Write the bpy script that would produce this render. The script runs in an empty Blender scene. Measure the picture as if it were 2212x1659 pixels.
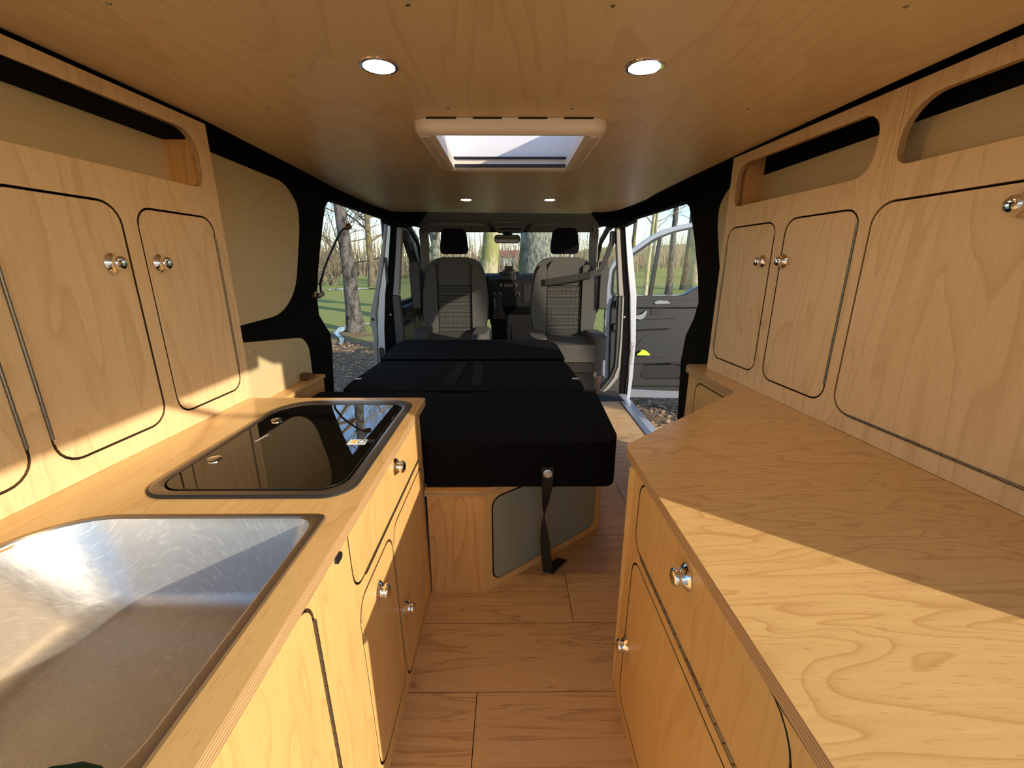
import bpy, bmesh, math, random
from mathutils import Vector, Matrix
from mathutils.geometry import tessellate_polygon
R = math.radians
random.seed(7)
S = bpy.context.scene
COL = S.collection

# ------------------------------------------------------------------ camera, sky, sun, exposure
PITCH, YAW = math.atan(258.5 / 915.0), math.atan(-6 / 950.0)
cd = bpy.data.cameras.new('camera'); cam = bpy.data.objects.new('camera', cd); COL.objects.link(cam)
cd.sensor_fit = 'HORIZONTAL'; cd.sensor_width = 36.0; cd.lens = 36.0 * 915.0 / 2212.0
cd.clip_start = 0.01; cd.clip_end = 400
cam.location = (0, 0, 1.0)
cam.rotation_euler = (R(90) - PITCH, 0, YAW)
S.camera = cam

S.view_settings.view_transform = 'Standard'; S.view_settings.look = 'None'
S.view_settings.gamma = 1.0; S.view_settings.use_curve_mapping = False
S.view_settings.exposure = 0.52
try:
    S.cycles.use_denoising = True
    S.cycles.max_bounces = 10; S.cycles.diffuse_bounces = 6; S.cycles.glossy_bounces = 4
    S.cycles.transparent_max_bounces = 12; S.cycles.sample_clamp_indirect = 6.0
    S.cycles.caustics_reflective = False; S.cycles.caustics_refractive = False
except Exception:
    pass

SUN_EL = R(18.3)
SUN_TO = Vector((0.777 * math.cos(SUN_EL), -0.629 * math.cos(SUN_EL), math.sin(SUN_EL)))   # towards the sun
w = bpy.data.worlds.new('world'); S.world = w; w.use_nodes = True
nt = w.node_tree; nt.nodes.clear()
wo = nt.nodes.new('ShaderNodeOutputWorld'); bg = nt.nodes.new('ShaderNodeBackground')
sky = nt.nodes.new('ShaderNodeTexSky'); sky.sky_type = 'NISHITA'; sky.sun_disc = False
sky.sun_elevation = SUN_EL; sky.sun_rotation = math.atan2(0.777, -0.629)
sky.air_density = 1.0; sky.dust_density = 0.25; sky.ozone_density = 2.5
nt.links.new(sky.outputs[0], bg.inputs[0]); bg.inputs[1].default_value = 0.20
nt.links.new(bg.outputs[0], wo.inputs[0])

sd = bpy.data.lights.new('sun', 'SUN'); sun = bpy.data.objects.new('sun', sd); COL.objects.link(sun)
sd.energy = 4.4; sd.angle = R(0.53); sd.color = (1.0, 0.86, 0.66)
sun.rotation_euler = (-SUN_TO).to_track_quat('-Z', 'Y').to_euler()
sun.location = SUN_TO * 30

# ------------------------------------------------------------------ materials
def newmat(name):
    m = bpy.data.materials.new(name); m.use_nodes = True
    n = m.node_tree; b = n.nodes['Principled BSDF']
    return m, n, b
def setp(b, **k):
    for a, v in k.items():
        b.inputs[a.replace('_', ' ')].default_value = v
def c4(c): return (c[0], c[1], c[2], 1)
def node(n, t, **k):
    x = n.nodes.new(t)
    for a, v in k.items(): setattr(x, a, v)
    return x
def objcoord(n, scale, rnd=0.0):
    tc = node(n, 'ShaderNodeTexCoord'); mp = node(n, 'ShaderNodeMapping')
    mp.inputs['Scale'].default_value = scale
    if rnd:
        oi = node(n, 'ShaderNodeObjectInfo'); mu = node(n, 'ShaderNodeVectorMath', operation='MULTIPLY_ADD')
        mu.inputs[1].default_value = (rnd, rnd * .7, rnd * 1.3)
        n.links.new(oi.outputs['Random'], mu.inputs[0]); n.links.new(tc.outputs['Object'], mu.inputs[2])
        n.links.new(mu.outputs[0], mp.inputs[0])
    else:
        n.links.new(tc.outputs['Object'], mp.inputs[0])
    return mp
def noise(n, vec, scale, detail=3, rough=.55, dist=0.0):
    x = node(n, 'ShaderNodeTexNoise'); x.inputs['Scale'].default_value = scale
    x.inputs['Detail'].default_value = detail; x.inputs['Roughness'].default_value = rough
    x.inputs['Distortion'].default_value = dist
    n.links.new(vec.outputs[0], x.inputs['Vector']); return x.outputs['Fac']
def ramp(n, fac, stops):
    r = node(n, 'ShaderNodeValToRGB'); e = r.color_ramp.elements
    while len(e) < len(stops): e.new(0.5)
    for i, (p, c) in enumerate(stops):
        e[i].position = p; e[i].color = c4(c) if len(c) == 3 else c
    n.links.new(fac, r.inputs[0]); return r.outputs[0]
def mth(n, op, a, b=None):
    x = node(n, 'ShaderNodeMath', operation=op)
    for i, v in enumerate((a, b)):
        if v is None: continue
        if isinstance(v, (int, float)): x.inputs[i].default_value = v
        else: n.links.new(v, x.inputs[i])
    return x.outputs[0]
def mix(n, fac, a, b, bt='MIX'):
    x = node(n, 'ShaderNodeMix', data_type='RGBA', blend_type=bt)
    for sk, v in ((0, fac), (6, a), (7, b)):
        if isinstance(v, (int, float)): x.inputs[sk].default_value = v
        elif isinstance(v, tuple): x.inputs[sk].default_value = c4(v)
        else: n.links.new(v, x.inputs[sk])
    return x.outputs[2]
def bump(n, b, h, strength=.1, dist=.002):
    x = node(n, 'ShaderNodeBump'); x.inputs['Strength'].default_value = strength; x.inputs['Distance'].default_value = dist
    n.links.new(h, x.inputs['Height']); n.links.new(x.outputs[0], b.inputs['Normal'])

def plain(name, col, rough=.5, metal=0.0, nz=0.0, nscale=40, bmp=0.0, emis=None, **k):
    m, n, b = newmat(name); setp(b, Base_Color=c4(col), Roughness=rough, Metallic=metal)
    if nz or bmp:
        f = noise(n, objcoord(n, (1, 1, 1)), nscale, 4, .6)
        if nz:
            n.links.new(mix(n, f, tuple(x * (1 - nz) for x in col), tuple(min(1, x * (1 + nz)) for x in col)), b.inputs['Base Color'])
        if bmp: bump(n, b, f, bmp, .002)
    if emis: setp(b, Emission_Color=c4(emis[0]), Emission_Strength=emis[1])
    for a, v in k.items(): b.inputs[a.replace('_', ' ')].default_value = v
    return m

def wood(name, light, dark, grain='Z', rough=.38, fig=3.2, lines=.5, rnd=0.0, streak=.5, coat=0.0, sc=1.0):
    """rotary-cut plywood veneer: long contour figure along the grain plus fine pores"""
    m, n, b = newmat(name)
    g = 'XYZ'.index(grain)
    s1 = [3.4 * sc] * 3; s1[g] = .62 * sc
    s2 = [130.0] * 3; s2[g] = 7.0
    f1 = noise(n, objcoord(n, s1, rnd), 1.0, 3, .5, .55)
    f2 = noise(n, objcoord(n, s2, rnd), 1.0, 3, .6)
    big = noise(n, objcoord(n, (1.7, 1.7, 1.7), rnd), 1.0, 2)
    con = mth(n, 'FRACT', mth(n, 'MULTIPLY', f1, fig * 5))
    ln = ramp(n, con, [(0, (1, 1, 1)), (.08, (.55, .55, .55)), (.30, (.12, .12, .12)), (.92, (0, 0, 0)), (1, (1, 1, 1))])
    base = mix(n, ramp(n, mth(n, 'ADD', mth(n, 'MULTIPLY', f2, streak), mth(n, 'MULTIPLY', big, 1 - streak)), [(.3, (0, 0, 0)), (.72, (1, 1, 1))]), tuple(light), tuple(.62 * l + .38 * d for l, d in zip(light, dark)))
    s3 = [420.0] * 3; s3[g] = 48.0
    fl = ramp(n, noise(n, objcoord(n, s3, rnd), 1.0, 2, .5), [(.60, (0, 0, 0)), (.70, (1, 1, 1))])
    base = mix(n, mth(n, 'MULTIPLY', fl, .30), base, tuple(.75 * q for q in dark))
    n.links.new(mix(n, mth(n, 'MULTIPLY', ln, lines), base, tuple(dark)), b.inputs['Base Color'])
    setp(b, Roughness=rough)
    if coat: setp(b, Coat_Weight=coat, Coat_Roughness=.18)
    bump(n, b, f2, .06, .001)
    return m

def plyedge(name, light, dark, axis, pitch=.0021):
    """end grain of plywood: thin plies across the given axis"""
    m, n, b = newmat(name)
    mp = objcoord(n, (1, 1, 1)); sp = node(n, 'ShaderNodeSeparateXYZ'); n.links.new(mp.outputs[0], sp.inputs[0])
    f = mth(n, 'FRACT', mth(n, 'MULTIPLY', sp.outputs['XYZ'.index(axis)], .5 / pitch))
    st = ramp(n, f, [(0, (0, 0, 0)), (.42, (.1, .1, .1)), (.5, (1, 1, 1)), (.92, (.9, .9, .9)), (1, (0, 0, 0))])
    s2 = [12.0] * 3; s2['XYZ'.index(axis)] = 200
    sp2 = noise(n, objcoord(n, s2), 1.0, 2)
    n.links.new(mix(n, mth(n, 'MULTIPLY', st, mth(n, 'ADD', sp2, .25)), tuple(light), tuple(dark)), b.inputs['Base Color'])
    setp(b, Roughness=.5); return m

def thin_glass(name, tint=(.97, .98, .98), refl=1.0):
    m, n, b = newmat(name); n.nodes.remove(b)
    tr = node(n, 'ShaderNodeBsdfTransparent'); tr.inputs[0].default_value = c4(tint)
    gl = node(n, 'ShaderNodeBsdfGlossy'); gl.inputs['Roughness'].default_value = .02
    fr = node(n, 'ShaderNodeLayerWeight'); fr.inputs[0].default_value = .5
    fa = mth(n, 'ADD', mth(n, 'MULTIPLY', mth(n, 'POWER', fr.outputs['Facing'], 4.0), .35), .02)
    mx = node(n, 'ShaderNodeMixShader')
    n.links.new(fa, mx.inputs[0]); n.links.new(tr.outputs[0], mx.inputs[1]); n.links.new(gl.outputs[0], mx.inputs[2])
    n.links.new(mx.outputs[0], n.nodes['Material Output'].inputs[0]); return m

MAPLE_L, MAPLE_D = (.64, .42, .21), (.40, .215, .085)
M = {}
M['panel'] = wood('maple_panel', (.84, .625, .365), (.58, .37, .17), 'Z', .42, 3.0, .50, sc=1.3)
M['front'] = wood('maple_front', (.75, .495, .195), (.54, .29, .09), 'Z', .36, 3.0, .45, sc=1.4)
M['top'] = wood('maple_worktop', (.73, .49, .205), (.48, .26, .085), 'Y', .24, 2.2, .35, coat=.15)
M['top_r'] = wood('maple_worktop_swirl', (.77, .52, .225), (.46, .245, .08), 'X', .26, 4.2, .55, coat=.10, sc=2.1)
M['ceil'] = wood('maple_ceiling', (.86, .67, .38), (.64, .44, .21), 'Y', .36, 2.4, .48, streak=.3)
M['poplar'] = wood('pale_plywood', (.66, .54, .32), (.52, .39, .20), 'Y', .5, 1.6, .25)
M['box'] = wood('maple_box', (.72, .42, .15), (.46, .20, .055), 'Z', .38, 3.4, .6)
M['edge_z'] = plyedge('ply_edge_level', (.60, .40, .20), (.26, .13, .055), 'Z')
M['edge_x'] = plyedge('ply_edge_upright', (.60, .40, .20), (.26, .13, .055), 'X')
M['carpet'] = plain('black_felt_carpet', (.0042, .0040, .0038), .95, nz=.9, nscale=260, bmp=.5, Specular_IOR_Level=.12)
M['carpet_sunlit'] = plain('sunlit_felt_carpet', (.05, .05, .048), .95, nz=.95, nscale=150, bmp=.6)  # the black felt lightened for the sun on the pillar foot
M['gap'] = plain('door_gap_edge', (.10, .05, .02), .6)
M['dark'] = plain('dark_inside', (.012, .008, .005), .9)
M['fabric'] = plain('black_bed_cloth', (.0032, .0034, .0045), .9, nz=.25, nscale=600, bmp=.15, Specular_IOR_Level=.10)
M['webbing'] = plain('grey_webbing', (.007, .007, .008), .8, nz=.3, nscale=300, bmp=.2, Specular_IOR_Level=.15)
M['strap'] = plain('black_strap', (.012, .011, .010), .7, nz=.3, nscale=400, bmp=.2)
M['chrome'] = plain('chrome', (.86, .86, .88), .06, 1.0)
M['mirror'] = plain('mirror_glass', (.30, .30, .31), .03, 1.0)
M['hinge'] = plain('hinge_steel', (.20, .175, .14), .42, 1.0)
M['steel'] = None
M['screw'] = plain('screw_steel', (.45, .42, .36), .35, 1.0)
M['alu'] = plain('aluminium_trim', (.62, .63, .66), .35, 1.0, nz=.1)
M['black'] = plain('black_plastic', (.010, .010, .011), .45)
M['blackgloss'] = plain('black_frame_enamel', (.012, .012, .013), .16, Coat_Weight=.5, Coat_Roughness=.05)
M['seal'] = plain('rubber_seal', (.012, .012, .013), .6)
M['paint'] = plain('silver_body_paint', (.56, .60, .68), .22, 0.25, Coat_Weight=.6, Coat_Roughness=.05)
M['paintshade'] = plain('shaded_silver_paint', (.26, .29, .36), .25, 0.25, Coat_Weight=.5, Coat_Roughness=.05)  # body paint darkened for the shade on the open door
M['paintgrey'] = plain('grey_body_paint', (.30, .29, .28), .35)
M['doorcard'] = plain('door_card_plastic', (.015, .0155, .017), .55, nz=.2, nscale=200, bmp=.12)
M['doordark'] = plain('door_card_dark', (.016, .017, .018), .5)
M['trimgrey'] = plain('grey_cab_trim', (.27, .255, .235), .6, nz=.08)
M['trimdark'] = plain('dark_cab_trim', (.06, .056, .052), .6)
M['liner'] = plain('headlining', (.30, .29, .27), .9, nz=.1, nscale=120)
M['cream'] = plain('cream_hatch_plastic', (.88, .79, .68), .42, nz=.03, nscale=300, bmp=.05)
M['white'] = plain('white_plastic', (.82, .82, .84), .4)
M['dash'] = plain('dashboard_plastic', (.006, .006, .007), .5, nz=.2, nscale=200, Specular_IOR_Level=.25)
M['rubber'] = plain('rubber_floor', (.03, .03, .03), .8)
M['green_door'] = plain('sage_laminate', (.27, .31, .25), .33, nz=.05, nscale=15)
M['label'] = plain('white_sticker', (.85, .86, .85), .4)
M['yellow'] = plain('yellow_print', (.85, .55, .08), .5)
M['blue'] = plain('blue_print', (.08, .25, .55), .5)
M['red'] = plain('red_plastic', (.45, .02, .02), .4)
M['tan'] = plain('brown_wood_block', (.16, .07, .03), .5)
M['vest'] = plain('neon_yellow_cloth', (.52, .85, .03), .7, nz=.1)
M['led'] = plain('led_diffuser', (1, .9, .7), .4, emis=((1.0, .66, .33), 85.0))
M['amber'] = plain('radio_display', (.05, .02, .008), .3)
M['winglass'] = thin_glass('window_glass')
M['dome'] = None
M['water'] = plain('stream_water', (.10, .13, .17), .04, Coat_Weight=1.0)
M['sponge'] = plain('dark_green_scourer', (.012, .055, .022), .9, nz=.8, nscale=220, bmp=.9)
M['roofred'] = plain('red_roof_tiles', (.42, .13, .09), .8)
M['pale'] = plain('pale_blue_wall', (.55, .70, .72), .8)

# floor planks
m, n, b = newmat('oak_plank')
f1 = noise(n, objcoord(n, (1.1, 13, 13), 9.0), 1.0, 5, .6, 1.1)
f2 = noise(n, objcoord(n, (9, 220, 220), 9.0), 1.0, 3, .6)
con = mth(n, 'FRACT', mth(n, 'MULTIPLY', f1, 7.0))
ln = ramp(n, con, [(0, (1, 1, 1)), (.12, (.3, .3, .3)), (.4, (0, 0, 0)), (.9, (0, 0, 0)), (1, (1, 1, 1))])
kn = node(n, 'ShaderNodeTexVoronoi', feature='SMOOTH_F1'); kn.inputs['Scale'].default_value = 1.0
n.links.new(objcoord(n, (1.5, 3.4, 1), 9.0).outputs[0], kn.inputs['Vector'])
kd = ramp(n, kn.outputs['Distance'], [(0, (1, 1, 1)), (.07, (.8, .8, .8)), (.15, (0, 0, 0))])
base = mix(n, mth(n, 'ADD', mth(n, 'MULTIPLY', f1, .5), mth(n, 'MULTIPLY', f2, .5)), (.72, .49, .25), (.44, .27, .125))
base = mix(n, mth(n, 'MULTIPLY', ln, .6), base, (.26, .14, .06))
base = mix(n, mth(n, 'MULTIPLY', kd, mth(n, 'ADD', f2, .2)), base, (.09, .04, .017))
n.links.new(base, b.inputs['Base Color']); setp(b, Roughness=.42); bump(n, b, f2, .15, .001)
M['plank'] = m

# stainless sink with swirl scratches
m, n, b = newmat('brushed_steel')
f = noise(n, objcoord(n, (60, 60, 60)), 1.0, 4, .7); g = noise(n, objcoord(n, (14, 160, 60)), 1.0, 3, .7, .8)
setp(b, Metallic=.82)
n.links.new(mix(n, f, (.52, .53, .54), (.64, .65, .66)), b.inputs['Base Color'])
n.links.new(mth(n, 'ADD', mth(n, 'MULTIPLY', g, .22), .26), b.inputs['Roughness']); bump(n, b, g, .05, .001)
tc = objcoord(n, (1, 1, 1)); ofs = node(n, 'ShaderNodeVectorMath', operation='SUBTRACT'); ofs.inputs[1].default_value = (-.52, .38, 0)
n.links.new(tc.outputs[0], ofs.inputs[0]); sx = node(n, 'ShaderNodeSeparateXYZ'); n.links.new(ofs.outputs[0], sx.inputs[0])
rad_ = mth(n, 'SQRT', mth(n, 'ADD', mth(n, 'POWER', sx.outputs[0], 2.0), mth(n, 'POWER', sx.outputs[1], 2.0)))
ang = mth(n, 'ARCTAN2', sx.outputs[1], sx.outputs[0]); cv = node(n, 'ShaderNodeCombineXYZ')
n.links.new(mth(n, 'MULTIPLY', rad_, 520.0), cv.inputs[0]); n.links.new(mth(n, 'MULTIPLY', ang, 9.0), cv.inputs[1])
scr = ramp(n, noise(n, cv, 1.0, 2, .6), [(.56, (0, 0, 0)), (.66, (1, 1, 1))])
n.links.new(mix(n, mth(n, 'MULTIPLY', scr, .5), mix(n, f, (.50, .51, .52), (.64, .65, .66)), (.85, .84, .82)), b.inputs['Base Color'])
M['steel'] = m
M['rim'] = plain('dull_rim_metal', (.36, .31, .25), .28, .9)

# hob lid: black ceramic-printed glass
m, n, b = newmat('black_glass_lid')
setp(b, Base_Color=(.010, .008, .006, 1), Roughness=.02, Specular_IOR_Level=1.0, Coat_Weight=1.0, Coat_Roughness=.01, IOR=1.6)
M['lid'] = m

# seat cloths
m, n, b = newmat('grey_seat_cloth')
f = noise(n, objcoord(n, (420, 420, 420)), 1.0, 2)
n.links.new(mix(n, f, (.055, .054, .050), (.092, .090, .085)), b.inputs['Base Color']); setp(b, Roughness=.9, Specular_IOR_Level=.1); bump(n, b, f, .2, .001)
M['cloth'] = m
m, n, b = newmat('woven_seat_centre')
br = node(n, 'ShaderNodeTexBrick'); br.offset = .5; br.squash = 1.0
mp = objcoord(n, (1, 1, 1)); sw = node(n, 'ShaderNodeSeparateXYZ'); cb = node(n, 'ShaderNodeCombineXYZ')
n.links.new(mp.outputs[0], sw.inputs[0]); n.links.new(sw.outputs[0], cb.inputs[0]); n.links.new(sw.outputs[2], cb.inputs[1])
n.links.new(cb.outputs[0], br.inputs['Vector'])
br.inputs['Scale'].default_value = 1.0; br.inputs['Brick Width'].default_value = .021; br.inputs['Row Height'].default_value = .011
br.inputs['Mortar Size'].default_value = .0035; br.inputs['Mortar Smooth'].default_value = .3
br.inputs['Color1'].default_value = (.13, .125, .115, 1); br.inputs['Color2'].default_value = (.105, .10, .095, 1); br.inputs['Mortar'].default_value = (.016, .016, .015, 1)
n.links.new(br.outputs[0], b.inputs['Base Color']); setp(b, Roughness=.9, Specular_IOR_Level=.1); M['weave'] = m

# hatch dome: milky acrylic
m, n, b = newmat('milky_acrylic'); n.nodes.remove(b)
tr = node(n, 'ShaderNodeBsdfTransparent'); tr.inputs[0].default_value = (.9, .9, .95, 1)
tl = node(n, 'ShaderNodeBsdfTranslucent'); tl.inputs[0].default_value = (.85, .85, .9, 1)
mx = node(n, 'ShaderNodeMixShader'); mx.inputs[0].default_value = .35
n.links.new(tr.outputs[0], mx.inputs[1]); n.links.new(tl.outputs[0], mx.inputs[2]); n.links.new(mx.outputs[0], n.nodes['Material Output'].inputs[0])
M['dome'] = m

# outdoors
m, n, b = newmat('winter_meadow')
f = noise(n, objcoord(n, (.35, .35, .35)), 1.0, 4, .6); g = noise(n, objcoord(n, (14, 14, 14)), 1.0, 4, .7); h = noise(n, objcoord(n, (1.6, 1.6, 1)), 1.0, 4, .6)
grass = mix(n, g, (.07, .11, .015), (.44, .47, .11))
litter = mix(n, g, (.05, .028, .014), (.40, .25, .13))
sp = node(n, 'ShaderNodeSeparateXYZ'); n.links.new(objcoord(n, (1, 1, 1)).outputs[0], sp.inputs[0])
near = mth(n, 'SUBTRACT', 1.42, mth(n, 'MULTIPLY', sp.outputs[1], .085))
right = mth(n, 'MULTIPLY', mth(n, 'SUBTRACT', sp.outputs[0], 1.0), .10)
lf = ramp(n, mth(n, 'ADD', mth(n, 'MULTIPLY', h, 1.3), mth(n, 'SUBTRACT', mth(n, 'MAXIMUM', near, mth(n, 'MINIMUM', right, .35)), .72)), [(.42, (0, 0, 0)), (.62, (1, 1, 1))])
bounce_gravel = mix(n, g, (.34, .29, .22), (.58, .51, .41))  # unseen pale ground added behind the van to bounce light onto the ceiling
behind = ramp(n, mth(n, 'ADD', mth(n, 'MULTIPLY', sp.outputs[1], -.5), mth(n, 'MULTIPLY', h, .4)), [(.45, (0, 0, 0)), (.62, (1, 1, 1))])
n.links.new(mix(n, behind, mix(n, lf, grass, litter), bounce_gravel), b.inputs['Base Color']); setp(b, Roughness=.9); bump(n, b, g, .8, .05)
M['meadow'] = m
def bark(name, a, c, sc=9.0, sp=2.5, moss=None):
    m, n, b = newmat(name)
    f = noise(n, objcoord(n, (sc, sc, sc / sp), 5.0), 1.0, 5, .7, .4); g = noise(n, objcoord(n, (2.2, 2.2, 1.2), 5.0), 1.0, 3)
    col = ramp(n, f, [(.36, a), (.60, c)])
    if moss: col = mix(n, ramp(n, g, [(.48, (0, 0, 0)), (.60, (.85, .85, .85))]), col, moss)
    n.links.new(col, b.inputs['Base Color']); setp(b, Roughness=.9); bump(n, b, f, .9, .03); return m
M['bark_birch'] = bark('mottled_bark', (.008, .007, .006), (.13, .12, .11), 7, 1.3)
M['bark_oak'] = bark('oak_bark', (.05, .06, .05), (.30, .32, .26), 16, 2.2, (.09, .11, .03))
M['bark_pale'] = bark('pale_bark', (.26, .23, .14), (.52, .48, .32), 14, 2.0, (.25, .26, .08))
M['bark_grey'] = bark('grey_bark', (.022, .018, .013), (.17, .14, .10), 8, 3.0, (.16, .15, .05))
M['twig'] = plain('bare_twigs', (.16, .12, .075), .9)
M['twig_pale'] = plain('pale_twigs', (.20, .165, .11), .9, nz=.85, nscale=1.6)
M['leaf'] = plain('dead_leaves', (.42, .25, .13), .8, nz=.8, nscale=9)

# ------------------------------------------------------------------ mesh helpers
class MB:
    def __init__(s): s.v = []; s.f = []; s.mi = []
    def add(s, v, f, mi=0):
        o = len(s.v); s.v += [tuple(x) for x in v]; s.f += [tuple(i + o for i in q) for q in f]; s.mi += [mi] * len(f); return s
    def box(s, lo, hi, mi=0):
        x0, y0, z0 = lo; x1, y1, z1 = hi
        return s.add([(x0, y0, z0), (x1, y0, z0), (x1, y1, z0), (x0, y1, z0), (x0, y0, z1), (x1, y0, z1), (x1, y1, z1), (x0, y1, z1)],
                     [(0, 3, 2, 1), (4, 5, 6, 7), (0, 1, 5, 4), (1, 2, 6, 5), (2, 3, 7, 6), (3, 0, 4, 7)], mi)
    def hexa(s, pts, mi=0):
        return s.add(pts, [(0, 3, 2, 1), (4, 5, 6, 7), (0, 1, 5, 4), (1, 2, 6, 5), (2, 3, 7, 6), (3, 0, 4, 7)], mi)
    def tube(s, pts, rad, k=8, mi=0, cap=True):
        pts = [Vector(p) for p in pts]; N = len(pts)
        if not hasattr(rad, '__len__'): rad = [rad] * N
        vs = []; ref = Vector((.123, .456, .88))
        for i, p in enumerate(pts):
            d = (pts[min(i + 1, N - 1)] - pts[max(i - 1, 0)]); d.normalize()
            if abs(d.dot(ref.normalized())) > .95: ref = Vector((.9, .1, .2))
            a = d.cross(ref); a.normalize(); bb = d.cross(a)
            for j in range(k):
                t = 2 * math.pi * j / k; vs.append(p + (a * math.cos(t) + bb * math.sin(t)) * rad[i])
        fs = [(i * k + j, i * k + (j + 1) % k, (i + 1) * k + (j + 1) % k, (i + 1) * k + j) for i in range(N - 1) for j in range(k)]
        if cap: fs += [tuple(range(k - 1, -1, -1)), tuple(range((N - 1) * k, N * k))]
        return s.add(vs, fs, mi)
    def lathe(s, prof, o, ax, k=24, mi=0):
        """prof: (radius, height along ax) pairs"""
        o = Vector(o); ax = Vector(ax).normalized(); a = ax.orthogonal().normalized(); bb = ax.cross(a)
        vs = [o + ax * h + (a * math.cos(2 * math.pi * j / k) + bb * math.sin(2 * math.pi * j / k)) * r for r, h in prof for j in range(k)]
        N = len(prof)
        fs = [(i * k + j, i * k + (j + 1) % k, (i + 1) * k + (j + 1) % k, (i + 1) * k + j) for i in range(N - 1) for j in range(k)]
        fs += [tuple(range(k - 1, -1, -1)), tuple(range((N - 1) * k, N * k))]
        return s.add(vs, fs, mi)
    def loft(s, loops, mi=0, cap0=False, cap1=False):
        k = len(loops[0]); vs = [p for l in loops for p in l]
        fs = [(i * k + j, i * k + (j + 1) % k, (i + 1) * k + (j + 1) % k, (i + 1) * k + j) for i in range(len(loops) - 1) for j in range(k)]
        if cap0: fs.append(tuple(range(k - 1, -1, -1)))
        if cap1: fs.append(tuple(range((len(loops) - 1) * k, len(loops) * k)))
        return s.add(vs, fs, mi)
    def plate(s, f, outer, holes, d0, d1, mi=0, side=None, dark=()):
        """flat sheet with holes: f(a, b, d) maps sheet coordinates to the room"""
        polys = [outer] + list(holes); flat = [p for q in polys for p in q]; N = len(flat)
        tris = tessellate_polygon([[Vector((a, b, 0)) for a, b in q] for q in polys])
        vs = [f(a, b, d0) for a, b in flat] + [f(a, b, d1) for a, b in flat]
        s.add(vs, [tuple(t) for t in tris] + [tuple(i + N for i in reversed(t)) for t in tris], mi)
        o = 0; fs = []
        sd_ = mi if side is None else side
        for i, q in enumerate(polys):
            k = len(q); m0 = len(s.f)
            base = len(s.v) - 2 * N
            for j in range(k):
                s.f.append(tuple(base + t for t in (o + j, o + (j + 1) % k, N + o + (j + 1) % k, N + o + j)))
                s.mi.append(2 if (i in dark) else sd_)
            o += k
        return s
    def make(s, name, mats, parent=None, smooth=False, bev=0, seg=2, recalc=True, merge=False):
        me = bpy.data.meshes.new(name)
        me.from_pydata(s.v, [], s.f)
        if not isinstance(mats, (list, tuple)): mats = [mats]
        for m in mats: me.materials.append(m)
        for p, i in zip(me.polygons, s.mi): p.material_index = i
        if recalc:
            bm = bmesh.new(); bm.from_mesh(me)
            bmesh.ops.remove_doubles(bm, verts=bm.verts, dist=1e-6)
            bmesh.ops.recalc_face_normals(bm, faces=bm.faces); bm.to_mesh(me); bm.free()
        o = bpy.data.objects.new(name, me); COL.objects.link(o)
        if parent is not None: setpar(o, parent)
        if smooth or bev:
            for p in me.polygons: p.use_smooth = True
        if bev:
            md = o.modifiers.new('bevel', 'BEVEL'); md.width = bev; md.segments = seg; md.limit_method = 'ANGLE'; md.angle_limit = R(40); md.harden_normals = True
        elif smooth:
            me.set_sharp_from_angle(angle=R(38))
        return o
def worldof(o):
    mtx = Matrix.Translation(o.location) if o.type == 'EMPTY' else Matrix.Identity(4)
    return mtx
def setpar(o, p):
    o.parent = p
    mtx = Matrix.Identity(4)
    if p.type == 'EMPTY': mtx = Matrix.Translation(-Vector(p.location))
    o.matrix_parent_inverse = mtx
def thing(name, label, cat, loc=(0, 0, 0), group=None, kind=None):
    o = bpy.data.objects.new(name, None); COL.objects.link(o); o.location = loc; o.empty_display_size = .05
    tag(o, label, cat, group); 
    if kind: o['kind'] = kind
    return o
def tag(o, label, cat, group=None):
    o['label'] = label; o['category'] = cat
    if group: o['group'] = group
    return o
def struct(o, label=None):
    o['kind'] = 'structure'
    if label: o['label'] = label
    return o
def rrect(x0, y0, x1, y1, r=.03, n=6):
    """rounded rectangle; r may be four radii: (x0y0, x1y0, x1y1, x0y1)"""
    rs = r if hasattr(r, '__len__') else [r] * 4
    out = []
    for (cx, cy, sx, sy, a0), q in zip(((x0, y0, 1, 1, 180), (x1, y0, -1, 1, 270), (x1, y1, -1, -1, 0), (x0, y1, 1, -1, 90)), rs):
        q = max(q, 1e-4)
        for i in range(n + 1):
            t = R(a0 + 90 * i / n); out.append((cx + sx * q + q * math.cos(t), cy + sy * q + q * math.sin(t)))
    return out
def rpoly(pts, rad, n=5):
    """polygon with rounded corners"""
    out = []; N = len(pts)
    for i in range(N):
        p = Vector(pts[i]); a = Vector(pts[i - 1]); c = Vector(pts[(i + 1) % N])
        r = rad[i] if hasattr(rad, '__len__') else rad
        u = (a - p); v = (c - p); r = min(r, u.length * .49, v.length * .49)
        p0 = p + u.normalized() * r; p1 = p + v.normalized() * r
        if r < 1e-4: out.append(tuple(p)); continue
        for k in range(n + 1):
            t = k / n; out.append(tuple(p0 * (1 - t) ** 2 + p * 2 * t * (1 - t) + p1 * t * t))
    return out
def cushion(name, lo, hi, mat, parent, r=.03, seg=4, top_in=0.0):
    b = MB().box(lo, hi); o = b.make(name, mat, parent, bev=r, seg=seg); return o
def knob(f, a, b, parent, s=1.0):
    """push-button furniture knob: flared rose, neck, round button"""
    o = Vector(f(a, b, 0)); ax = Vector(f(a, b, 1)) - o
    k = MB().lathe([(.0195 * s, 0), (.0197 * s, .0022), (.0180 * s, .0040), (.0145 * s, .0075), (.0122 * s, .0115), (.0122 * s, .0130), (.0138 * s, .0140), (.0143 * s, .0165), (.0138 * s, .0190), (.0120 * s, .0212), (.0090 * s, .0228), (.0045 * s, .0236), (.0004, .0238)], o, ax, 28)
    return k.make('knob', M['chrome'], parent, smooth=True)
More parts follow.
